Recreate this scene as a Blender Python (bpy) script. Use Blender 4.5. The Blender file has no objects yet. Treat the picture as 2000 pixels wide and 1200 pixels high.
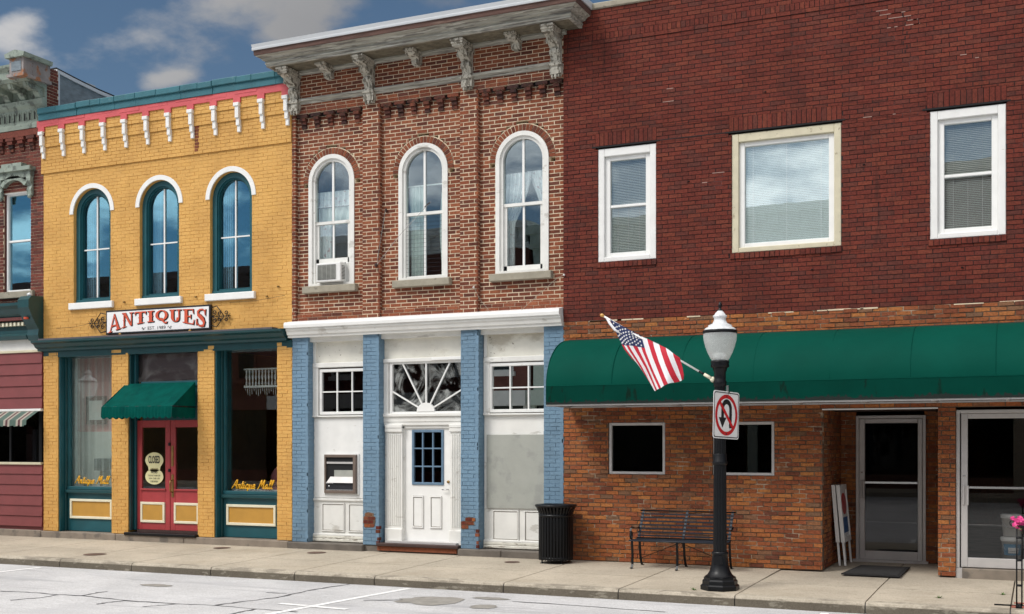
import bpy, bmesh, math, random
from mathutils import Vector, Matrix, noise as mnoise
from mathutils.geometry import tessellate_polygon
random.seed(7)
PI = math.pi
S = bpy.context.scene
COL = S.collection

# ------------------------------------------------------------------ camera
EYE, DIST = 1.87, 17.7
cd = bpy.data.cameras.new("camera"); cam = bpy.data.objects.new("camera", cd); COL.objects.link(cam)
cam.location = (0, -DIST, EYE)
cam.rotation_euler = (PI/2, 0, math.atan2(1030, 2269))
cd.sensor_width = 36; cd.lens = 36*2269/2000; cd.shift_y = 0.135
cd.clip_start = .1; cd.clip_end = 2000
S.camera = cam
S.view_settings.view_transform = 'Standard'; S.view_settings.look = 'None'
S.view_settings.exposure = 0.3; S.view_settings.gamma = 1

# ------------------------------------------------------------------ sky and sun
SUN_EL, SUN_AZ = math.radians(50), math.radians(215)     # azimuth clockwise from +Y
w = bpy.data.worlds.new("World"); S.world = w; w.use_nodes = True
nt = w.node_tree; nt.nodes.clear(); N = nt.nodes.new; LK = nt.links.new
def mnode(tree, op, a, b=None, c=None, clamp=False):
    n = tree.nodes.new('ShaderNodeMath'); n.operation = op; n.use_clamp = clamp
    for i, v in enumerate((a, b, c)):
        if v is None: continue
        if isinstance(v, (int, float)): n.inputs[i].default_value = v
        else: tree.links.new(v, n.inputs[i])
    return n.outputs[0]
def mixc(tree, fac, a, b, mode='MIX'):
    n = tree.nodes.new('ShaderNodeMix'); n.data_type = 'RGBA'; n.blend_type = mode
    for idx, v in ((0, fac), (6, a), (7, b)):
        if isinstance(v, (int, float)): n.inputs[idx].default_value = v
        elif isinstance(v, (tuple, list)): n.inputs[idx].default_value = (*v[:3], 1)
        else: tree.links.new(v, n.inputs[idx])
    return n.outputs[2]
def sstep(tree, x, lo, hi):
    n = tree.nodes.new('ShaderNodeMapRange'); n.interpolation_type = 'SMOOTHSTEP'
    tree.links.new(x, n.inputs[0]); n.inputs[1].default_value = lo; n.inputs[2].default_value = hi
    return n.outputs[0]
sky = N('ShaderNodeTexSky'); sky.sky_type = 'NISHITA'; sky.sun_disc = False
sky.sun_elevation = SUN_EL; sky.sun_rotation = SUN_AZ; sky.ozone_density = 3.0; sky.dust_density = .4; sky.air_density = 1.0
tc = N('ShaderNodeTexCoord'); sep = N('ShaderNodeSeparateXYZ'); LK(tc.outputs['Generated'], sep.inputs[0])
dx, dy, dz = sep.outputs
# clouds drawn on a flat cloud deck above the town: direction / height
zc = mnode(nt, 'ADD', mnode(nt, 'MAXIMUM', dz, 0.0), .30)
cmb = N('ShaderNodeCombineXYZ'); LK(mnode(nt, 'DIVIDE', dx, zc), cmb.inputs[0]); LK(mnode(nt, 'DIVIDE', dy, zc), cmb.inputs[1])
cn = N('ShaderNodeTexNoise'); cn.inputs['Scale'].default_value = 3.4; cn.inputs['Detail'].default_value = 9; cn.inputs['Roughness'].default_value = .56
mp = N('ShaderNodeMapping'); mp.inputs['Location'].default_value = (1.35, 4.2, 0); LK(cmb.outputs[0], mp.inputs[0]); LK(mp.outputs[0], cn.inputs['Vector'])
overhead = sstep(nt, dz, .38, .75)
cov = mnode(nt, 'ADD', cn.outputs[0], mnode(nt, 'MULTIPLY', overhead, .35))
# a few cloud banks low in the northern sky (gnomonic direction coordinates)
ya = mnode(nt, 'MAXIMUM', dy, .05); ga = mnode(nt, 'DIVIDE', dx, ya); gb = mnode(nt, 'DIVIDE', dz, ya)
north = sstep(nt, dy, .25, .6); banks = 0.0
for a0, b0, sa, sb in ((-1.09, .497, .065, .026), (-.79, .472, .085, .038), (-.69, .43, .055, .035), (-.87, .400, .045, .014)):
    ea = mnode(nt, 'POWER', mnode(nt, 'DIVIDE', mnode(nt, 'SUBTRACT', ga, a0), sa), 2.0); eb = mnode(nt, 'POWER', mnode(nt, 'DIVIDE', mnode(nt, 'SUBTRACT', gb, b0), sb), 2.0)
    banks = mnode(nt, 'ADD', banks, mnode(nt, 'POWER', 2.718, mnode(nt, 'MULTIPLY', mnode(nt, 'ADD', ea, eb), -1.0)))
cov = mnode(nt, 'ADD', cov, mnode(nt, 'MULTIPLY', north, mnode(nt, 'SUBTRACT', mnode(nt, 'MULTIPLY', mnode(nt, 'MINIMUM', banks, 1.0), .21), .07)))
mask = mnode(nt, 'MULTIPLY', sstep(nt, cov, .455, .63), .88)
cn2 = N('ShaderNodeTexNoise'); cn2.inputs['Scale'].default_value = 2.6; cn2.inputs['Detail'].default_value = 6
LK(mp.outputs[0], cn2.inputs['Vector'])
sv = (math.sin(SUN_AZ)*math.cos(SUN_EL), math.cos(SUN_AZ)*math.cos(SUN_EL), math.sin(SUN_EL))
dot = mnode(nt, 'ADD', mnode(nt, 'ADD', mnode(nt, 'MULTIPLY', dx, sv[0]), mnode(nt, 'MULTIPLY', dy, sv[1])), mnode(nt, 'MULTIPLY', dz, sv[2]))
tosun = sstep(nt, dot, -.10, .95)
cbright = mnode(nt, 'ADD', 2.2, mnode(nt, 'MULTIPLY', tosun, 15.0))
cb = mnode(nt, 'MULTIPLY', cbright, mnode(nt, 'ADD', .72, mnode(nt, 'MULTIPLY', cn2.outputs[0], .6)))
ccol = mixc(nt, 1.0, (1.0, .98, .99), (1, 1, 1), 'MULTIPLY')
vm = N('ShaderNodeVectorMath'); vm.operation = 'SCALE'; vm.inputs[0].default_value = (1.0, .98, .97); LK(cb, vm.inputs['Scale'])
blue = mixc(nt, 1.0, sky.outputs[0], (.53, .565, .555), 'MULTIPLY')
skyc = mixc(nt, mask, blue, vm.outputs[0])
bg = N('ShaderNodeBackground'); bg.inputs[1].default_value = .1; LK(skyc, bg.inputs[0])
wo = N('ShaderNodeOutputWorld'); LK(bg.outputs[0], wo.inputs[0])
sl = bpy.data.lights.new("sun", 'SUN'); sl.energy = 1.7; sl.angle = math.radians(18); sl.color = (1, .965, .91)
so = bpy.data.objects.new("sun", sl); COL.objects.link(so)
so.rotation_euler = Vector(sv).to_track_quat('Z', 'Y').to_euler()

# ------------------------------------------------------------------ materials
MATS = {}
def newmat(name):
    m = bpy.data.materials.new(name); m.use_nodes = True; MATS[name] = m
    t = m.node_tree; b = t.nodes['Principled BSDF']
    return m, t, b
def objcoord(t, stretch=None):
    c = t.nodes.new('ShaderNodeTexCoord').outputs['Object']
    if stretch:
        mp = t.nodes.new('ShaderNodeMapping'); mp.inputs['Scale'].default_value = stretch; t.links.new(c, mp.inputs[0]); c = mp.outputs[0]
    return c
def noisen(t, vec, scale, detail=4, rough=.55):
    n = t.nodes.new('ShaderNodeTexNoise'); n.inputs['Scale'].default_value = scale; n.inputs['Detail'].default_value = detail
    n.inputs['Roughness'].default_value = rough; t.links.new(vec, n.inputs['Vector']); return n.outputs[0]
def mul(c, k): return tuple(min(1, v*k) for v in c[:3])
def M(name, col, rough=.6, var=.12, scale=6, bump=0, bscale=60, metal=0, stretch=None, dirt=None, spec=.5, coat=0):
    """dirt = list of (colour, threshold, softness, scale, stretch, amount)"""
    if name in MATS: return MATS[name]
    m, t, b = newmat(name)
    v = objcoord(t, stretch)
    n = noisen(t, v, scale)
    c = mixc(t, sstep(t, n, .25, .75), mul(col, 1-var), mul(col, 1+var))
    fine = noisen(t, objcoord(t), scale*9, 3)
    c = mixc(t, sstep(t, fine, .3, .7), mixc(t, .0, c, c), mixc(t, var*.5, c, mul(col, 1-2*var)))
    r = None
    for d in (dirt or []):
        dc, th, soft, sc, st, amt = d
        dn = noisen(t, objcoord(t, st), sc, 7, .62)
        f = mnode(t, 'MULTIPLY', sstep(t, dn, th, th+soft), amt)
        c = mixc(t, f, c, dc)
    t.links.new(c, b.inputs['Base Color'])
    b.inputs['Roughness'].default_value = rough; b.inputs['Metallic'].default_value = metal
    b.inputs['Specular IOR Level'].default_value = spec
    if coat: b.inputs['Coat Weight'].default_value = coat; b.inputs['Coat Roughness'].default_value = .15
    if bump:
        bn = noisen(t, objcoord(t, stretch), bscale, 5, .6)
        bp = t.nodes.new('ShaderNodeBump'); bp.inputs['Strength'].default_value = bump; bp.inputs['Distance'].default_value = .01
        t.links.new(bn, bp.inputs['Height']); t.links.new(bp.outputs[0], b.inputs['Normal'])
    return m
def brickM(name, cols, rough=.85, grime=None, bump=.5, fine=.25):
    m, t, b = newmat(name)
    g = t.nodes.new('ShaderNodeNewGeometry')
    r = t.nodes.new('ShaderNodeValToRGB'); cr = r.color_ramp; cr.interpolation = 'LINEAR'
    k = len(cols)
    while len(cr.elements) < k: cr.elements.new(.5)
    for i, c in enumerate(cols): cr.elements[i].position = i/(k-1); cr.elements[i].color = (*c, 1)
    t.links.new(g.outputs['Random Per Island'], r.inputs[0])
    n = noisen(t, objcoord(t), 26, 6, .65)
    c = mixc(t, sstep(t, n, .35, .75), r.outputs[0], mixc(t, 1.0, r.outputs[0], (1-fine*1.6,)*3, 'MULTIPLY'))
    n3 = noisen(t, objcoord(t), 1.1, 5, .6)
    c = mixc(t, sstep(t, n3, .35, .7), c, mixc(t, 1.0, c, (.80, .77, .76), 'MULTIPLY'))
    for d in (grime or []):
        dc, th, soft, sc, st, amt = d
        dn = noisen(t, objcoord(t, st), sc, 7, .65)
        c = mixc(t, mnode(t, 'MULTIPLY', sstep(t, dn, th, th+soft), amt), c, dc)
    t.links.new(c, b.inputs['Base Color']); b.inputs['Roughness'].default_value = rough
    b.inputs['Specular IOR Level'].default_value = .25
    bp = t.nodes.new('ShaderNodeBump'); bp.inputs['Strength'].default_value = bump; bp.inputs['Distance'].default_value = .006
    t.links.new(noisen(t, objcoord(t), 90, 5, .7), bp.inputs['Height']); t.links.new(bp.outputs[0], b.inputs['Normal'])
    return m
def swirl(t):
    n = t.nodes.new('ShaderNodeTexNoise'); n.inputs['Scale'].default_value = 1.7; n.inputs['Detail'].default_value = 5; n.inputs['Distortion'].default_value = 2.6
    t.links.new(objcoord(t), n.inputs['Vector']); return n.outputs[0]
def glassM(name, refl, tint=(1, 1, 1), trans=(.9, .93, .92), rough=0.0, wav=.0, haze=0):
    m, t, b = newmat(name); t.nodes.remove(b)
    out = t.nodes['Material Output']
    gl = t.nodes.new('ShaderNodeBsdfGlossy'); gl.inputs[0].default_value = (*tint, 1); gl.inputs['Roughness'].default_value = rough
    tr = t.nodes.new('ShaderNodeBsdfTransparent'); tr.inputs[0].default_value = (*trans, 1)
    ge = t.nodes.new('ShaderNodeNewGeometry'); vd = t.nodes.new('ShaderNodeVectorMath'); vd.operation = 'DOT_PRODUCT'
    t.links.new(ge.outputs['Incoming'], vd.inputs[0]); t.links.new(ge.outputs['Normal'], vd.inputs[1])
    sch = mnode(t, 'POWER', mnode(t, 'SUBTRACT', 1.0, mnode(t, 'ABSOLUTE', vd.outputs['Value']), clamp=True), 5.0)
    base = max(refl, .03)
    f = mnode(t, 'ADD', base, mnode(t, 'MULTIPLY', sch, (1-base)*.6), clamp=True)
    if wav:
        bp = t.nodes.new('ShaderNodeBump'); bp.inputs['Strength'].default_value = wav; bp.inputs['Distance'].default_value = .02
        t.links.new(noisen(t, objcoord(t), 1.6, 2), bp.inputs['Height']); t.links.new(bp.outputs[0], gl.inputs['Normal'])
    mx = t.nodes.new('ShaderNodeMixShader'); t.links.new(f, mx.inputs[0]); t.links.new(tr.outputs[0], mx.inputs[1]); t.links.new(gl.outputs[0], mx.inputs[2])
    last = mx.outputs[0]
    if haze:
        df = t.nodes.new('ShaderNodeBsdfDiffuse'); df.inputs[0].default_value = (.6, .62, .6, 1)
        m2 = t.nodes.new('ShaderNodeMixShader')
        t.links.new(mnode(t, 'MULTIPLY', sstep(t, swirl(t), .46, .74), haze), m2.inputs[0])
        t.links.new(last, m2.inputs[1]); t.links.new(df.outputs[0], m2.inputs[2]); last = m2.outputs[0]
    t.links.new(last, out.inputs[0]); return m

# colours are linear base colours
MID_B = brickM('midbrick', [(.12, .038, .025), (.22, .065, .034), (.30, .088, .042), (.26, .085, .045), (.36, .12, .058), (.15, .055, .04), (.27, .078, .038)])
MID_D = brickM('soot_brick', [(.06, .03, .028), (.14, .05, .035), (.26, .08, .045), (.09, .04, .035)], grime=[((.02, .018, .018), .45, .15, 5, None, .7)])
RED_B = brickM('redbrick', [(.125, .029, .020), (.155, .031, .021), (.185, .038, .024), (.165, .036, .023), (.205, .048, .028), (.12, .036, .027), (.17, .033, .022)], fine=.3,
               grime=[((.05, .016, .013), .54, .14, 1.3, (1, 1, .5), .45), ((.04, .016, .013), .58, .10, 2.6, (2.2, 1, .25), .5), ((.24, .11, .085), .70, .03, 7, None, .5)])
ORG_B = brickM('orange_brick', [(.17, .06, .036), (.33, .095, .038), (.43, .145, .046), (.50, .195, .06), (.36, .11, .043), (.26, .078, .038), (.45, .16, .052), (.22, .12, .07), (.40, .13, .046), (.33, .10, .045)],
               fine=.3, bump=.9, grime=[((.55, .38, .30), .69, .03, 9, None, .7)])
YEL_B = brickM('yellow_paint_brick', [(.71, .40, .110), (.74, .425, .125), (.725, .41, .117)], rough=.6, fine=.09, bump=.6, grime=[((.50, .26, .065), .60, .08, 1.6, (1, 1, .5), .5), ((.30, .15, .05), .70, .03, 9, None, .5)])
BLU_B = brickM('blue_paint_brick', [(.165, .275, .385), (.185, .30, .41), (.175, .29, .40)], rough=.55, fine=.09, bump=.6, grime=[((.10, .17, .25), .60, .08, 2.5, (1, 1, .5), .5), ((.30, .22, .17), .72, .03, 11, None, .6)])
LEFT_B = brickM('left_brick', [(.11, .035, .03), (.19, .055, .04), (.22, .065, .045), (.09, .04, .035)])
MORT_MID = M('mortar_cream', (.68, .56, .40), .9, .10, 5, bump=.3, dirt=[((.40, .30, .22), .55, .15, 2, None, .5)])
MORT_RED = M('mortar_dark', (.018, .008, .008), .9, .2, 4, dirt=[((.22, .10, .09), .57, .08, 2.6, None, .5)])
MORT_ORG = M('mortar_brown_shaded', (.13, .085, .055), .9, .3, 4, dirt=[((.46, .36, .26), .53, .08, 2.2, None, .8)])  # brown darkened to paint in the shade along the brick joints
MORT_YEL = M('mortar_yellow', (.66, .37, .098), .7, .1)
MORT_BLU = M('mortar_blue', (.15, .25, .35), .7, .1)
WHITE = M('white_paint', (.78, .78, .76), .5, .04, 5, dirt=[((.40, .36, .30), .66, .06, 7, (1, 1, 3), .5)])
WHITE2 = M('clean_white', (.82, .82, .80), .45, .03)
AGEW = M('aged_white_paint', (.76, .755, .72), .55, .06, 3, bump=.15, dirt=[((.30, .27, .22), .60, .08, 3.5, (.6, 1, 1.6), .45), ((.20, .14, .10), .70, .02, 16, None, .8)])
AGEW2 = M('stained_white_board', (.74, .72, .64), .6, .10, 2.5, bump=.2, dirt=[((.42, .37, .28), .50, .16, 2.2, (.7, 1, 1.3), .65), ((.20, .15, .10), .66, .02, 18, None, .8)])
PEEL = M('peeling_skirt_board', (.70, .68, .60), .7, .12, 6, bump=.5, dirt=[((.16, .12, .085), .56, .04, 9, (.5, 1, 4), .85)])
CREAM = M('cream_paint', (.76, .72, .55), .5, .05)
CREAM2 = M('old_cream_paint', (.60, .55, .40), .55, .08, 5, dirt=[((.25, .2, .12), .62, .05, 12, None, .6)])
TEAL = M('teal_paint', (.010, .085, .105), .42, .12, 3)
TEAL2 = M('teal_brick_paint', (.025, .135, .17), .6, .15, 3, bump=.4, bscale=30, dirt=[((.10, .2, .22), .64, .04, 8, None, .5)])
TEALD = M('dark_teal_paint', (.008, .055, .062), .35, .12)
PINK = M('red_trim_paint', (.60, .095, .105), .6, .08, 4, bump=.3, bscale=40)
REDD = M('red_door_paint', (.38, .045, .050), .42, .08)
WOODW = M('weathered_cornice', (.36, .35, .30), .85, .2, 9, bump=.8, bscale=20, stretch=(.25, 1, 4),
          dirt=[((.13, .12, .11), .50, .10, 11, (.18, 1, 4), .8), ((.60, .59, .53), .57, .06, 14, (.15, 1, 4), .8)])
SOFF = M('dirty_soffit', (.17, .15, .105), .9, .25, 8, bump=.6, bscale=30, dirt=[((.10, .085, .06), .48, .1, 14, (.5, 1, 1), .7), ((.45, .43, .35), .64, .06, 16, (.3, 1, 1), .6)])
WOODBR = M('brown_fascia', (.11, .055, .042), .8, .3, 4, bump=.6, stretch=(.5, 1, 5), dirt=[((.24, .17, .13), .62, .06, 5, (.3, 1, 5), .5)])
BRKT = M('carved_bracket_paint', (.48, .455, .39), .85, .2, 9, bump=1, bscale=45, dirt=[((.11, .095, .07), .50, .06, 16, (1, 1, .5), .85), ((.68, .67, .6), .64, .04, 13, None, .7)])
FLASH = M('white_metal_flashing', (.62, .64, .66), .35, .05, 3, stretch=(.3, 1, 20), metal=.2)
GREENG = M('verdigris_cornice', (.27, .32, .27), .7, .18, 5, bump=.5, bscale=25, dirt=[((.08, .09, .08), .52, .1, 7, None, .75), ((.30, .13, .05), .66, .04, 6, None, .6)])
RUSTY = M('rusty_sheet_metal', (.26, .23, .22), .6, .2, 4, dirt=[((.34, .12, .03), .50, .08, 5, (1, 1, .6), .85), ((.10, .05, .03), .6, .05, 9, None, .7)])
SLATE = M('grey_membrane', (.17, .21, .24), .55, .25, 5, bump=.3, stretch=(1, 1, 2.5), dirt=[((.30, .34, .36), .6, .1, 4, (1, 2, 4), .5)])
YSTAIN = 0
STONE = M('stone_sill', (.33, .30, .235), .9, .15, 6, bump=.4, dirt=[((.12, .11, .09), .58, .08, 6, None, .6)])
CONC = M('footing_concrete', (.24, .20, .16), .9, .18, 3, bump=.4, dirt=[((.10, .09, .08), .52, .1, 2.5, None, .7)])
DARKW = M('dark_wood_step', (.045, .022, .018), .7, .2)
SIDING = M('maroon_siding', (.19, .042, .042), .55, .08, 3)
BLACK = M('black_metal', (.004, .0045, .006), .38, .1, spec=.28)
BLACKG = M('bench_grey_black', (.022, .027, .038), .5, .2, spec=.3)
ALU = M('painted_aluminium', (.55, .53, .52), .4, .05, metal=.25, dirt=[((.2, .16, .13), .68, .03, 20, None, .5)])
CHROME = M('brushed_steel', (.6, .6, .6), .25, .05, metal=1)
BRONZE = M('bronze_trim', (.22, .17, .14), .4, .1, metal=.5)
BRASS = M('old_brass', (.35, .22, .08), .35, .3, metal=.9)
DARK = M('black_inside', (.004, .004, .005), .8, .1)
ROOM = M('room_plaster', (.14, .12, .11), .9, .1)
ROOMP = M('pink_room_wall', (.80, .40, .37), .9, .05)
AWG = M('green_awning_vinyl', (.0, .056, .039), .7, .10, 1.2, bump=.06, bscale=8, dirt=[((.05, .22, .18), .72, .02, 30, None, .5)], spec=.06)
AWGD = M('green_awning_valance', (.0, .040, .028), .7, .12, 2, dirt=[((.005, .015, .01), .60, .06, 7, (1, 1, .25), .8)], spec=.05)
AWC = M('green_canvas', (.0, .068, .055), .8, .16, 5, bump=.3, bscale=200, spec=.05, dirt=[((.0, .045, .04), .55, .12, 3, (1, 1, .4), .6)])
GREYB = M('grey_board', (.36, .37, .335), .75, .05, 5, dirt=[((.27, .28, .26), .5, .15, 4, None, .6)])
OCHRE = M('ochre_panel', (.50, .265, .045), .55, .05)
ASPH = M('dark_sealant', (.075, .075, .08), .8, .2)
PATCH = M('asphalt_patch', (.26, .245, .22), .9, .15, 8, bump=.5)
LINEW = M('road_line_paint', (.80, .80, .79), .7, .05, 6, dirt=[((.56, .56, .57), .56, .06, 18, None, .8)])
def slab_mat(name, col, spots, sc=6, bump=.25):
    m, t, b = newmat(name)
    v = objcoord(t)
    c = mixc(t, sstep(t, noisen(t, v, .7, 6, .6), .3, .7), mul(col, .86), mul(col, 1.10))
    c = mixc(t, sstep(t, noisen(t, v, 45, 4, .7), .38, .62), c, mixc(t, 1, c, (.80, .79, .78), 'MULTIPLY'))
    c = mixc(t, sstep(t, noisen(t, v, 14, 6, .75), .5, .66), c, mixc(t, 1, c, (.84, .83, .82), 'MULTIPLY'))
    for (dc, th, soft, s_, st, amt) in spots:
        c = mixc(t, mnode(t, 'MULTIPLY', sstep(t, noisen(t, objcoord(t, st), s_, 8, .65), th, th+soft), amt), c, dc)
    t.links.new(c, b.inputs['Base Color']); b.inputs['Roughness'].default_value = .88; b.inputs['Specular IOR Level'].default_value = .3
    bp = t.nodes.new('ShaderNodeBump'); bp.inputs['Strength'].default_value = bump; bp.inputs['Distance'].default_value = .008
    t.links.new(noisen(t, v, 110, 4, .7), bp.inputs['Height']); t.links.new(bp.outputs[0], b.inputs['Normal']); return m
WALK = slab_mat('sidewalk_concrete', (.50, .44, .35), [((.20, .17, .13), .66, .02, 34, None, .6), ((.33, .28, .21), .5, .2, .9, None, .6), ((.30, .25, .19), .60, .1, 2.2, None, .45), ((.22, .19, .15), .68, .04, 14, None, .5)])
KERB = slab_mat('kerb_concrete', (.46, .41, .33), [((.16, .14, .11), .48, .12, 3, (1, 1, 4), .6)])
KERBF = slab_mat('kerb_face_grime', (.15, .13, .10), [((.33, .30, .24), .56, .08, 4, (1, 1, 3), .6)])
ROADM = slab_mat('pale_road', (.56, .56, .565), [((.30, .30, .31), .56, .10, 1.1, (.35, 3, 1), .6), ((.33, .33, .34), .52, .06, 55, None, .35), ((.15, .15, .15), .725, .015, 60, None, .7), ((.42, .42, .43), .52, .14, .6, (1, 2.2, 1), .6), ((.28, .28, .29), .64, .06, 2.4, (.6, 2.5, 1), .5), ((.2, .2, .2), .70, .03, 24, None, .6), ((.72, .72, .73), .58, .1, 5, (.5, 3, 1), .6)])
G_YEL = glassM('blue_window_glass', .27, (.38, .74, .90), (.75, .85, .9), wav=.015)
G_MID = glassM('old_window_glass', .13, (.80, .92, 1.0), wav=.035)
G_BIG = glassM('picture_window_glass', .18, (.85, .95, 1.0), wav=.02)
G_SHOP = glassM('shop_window_glass', .09, (.95, .97, 1.0), wav=.02)
G_DOOR = glassM('clear_door_glass', .04, (.85, .85, .83), (.72, .72, .72))
G_DARK = glassM('tinted_door_glass', .045, (.85, .85, .86), (.35, .36, .38))
G_FAN = glassM('dirty_fanlight_glass', .06, (.8, .85, .9), (.5, .5, .5), haze=.55)
G_TEX = glassM('frosted_transom_glass', .20, (.62, .55, .55), (.4, .35, .35), rough=.30, haze=.12, wav=.6)
def lampglass():
    m = glassM('prismatic_globe', .16, (.95, .98, 1.0), (.90, .94, .93), rough=.12)
    t = m.node_tree; out = t.nodes['Material Output']; last = out.inputs[0].links[0].from_socket
    df = t.nodes.new('ShaderNodeBsdfDiffuse'); df.inputs[0].default_value = (.92, .95, .95, 1); tl = t.nodes.new('ShaderNodeBsdfTranslucent'); tl.inputs[0].default_value = (.95, .98, .98, 1)
    m1 = t.nodes.new('ShaderNodeMixShader'); m1.inputs[0].default_value = .5; t.links.new(df.outputs[0], m1.inputs[1]); t.links.new(tl.outputs[0], m1.inputs[2])
    wv = t.nodes.new('ShaderNodeTexVoronoi'); wv.inputs['Scale'].default_value = 90; t.links.new(objcoord(t), wv.inputs['Vector'])
    m2 = t.nodes.new('ShaderNodeMixShader'); t.links.new(mnode(t, 'ADD', .42, mnode(t, 'MULTIPLY', wv.outputs[0], .25)), m2.inputs[0])
    t.links.new(last, m2.inputs[1]); t.links.new(m1.outputs[0], m2.inputs[2]); t.links.new(m2.outputs[0], out.inputs[0]); return m
GLOBE = lampglass()
LAMPTOP = M('pale_lamp_dome', (.68, .70, .72), .25, .15, 20, spec=.6)
NAVY = M('flag_navy', (.012, .025, .10), .7, .1); FRED = M('flag_red', (.52, .010, .030), .65, .1); FWH = M('flag_white', (.80, .80, .82), .65, .03)
SIGNW = M('sign_white', (.82, .82, .82), .4, .02); SIGNR = M('sign_red', (.55, .015, .02), .4, .05); SIGNK = M('sign_black', (.012, .012, .014), .4, .1)
RUST = M('letter_red_orange', (.60, .085, .035), .5, .05)
GOLD = M('yellow_lettering', (.85, .45, .02), .5, .03); SCREAM = M('door_sign_cream', (.72, .68, .38), .6, .04)
LACE = M('lace_curtain', (.80, .82, .84), .9, .08, 20, dirt=[((.42, .16, .20), .60, .04, 14, None, .7), ((.25, .35, .45), .62, .04, 18, None, .5)])
SHEER = M('sheer_curtain', (.72, .78, .76), .9, .08, 8)
BLIND = M('window_blind_slat', (.42, .41, .40), .6, .04); BLIND2 = M('bright_blind_slat', (.88, .90, .92), .5, .03)
PINKF = M('pink_petals', (.80, .06, .28), .6, .2)
PAVER = M('red_paver', (.30, .09, .06), .85, .15)
MINT = M('mint_paint', (.50, .58, .50), .6, .05)
LEAFG = M('weed_leaf', (.08, .16, .03), .7, .2)

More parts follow.
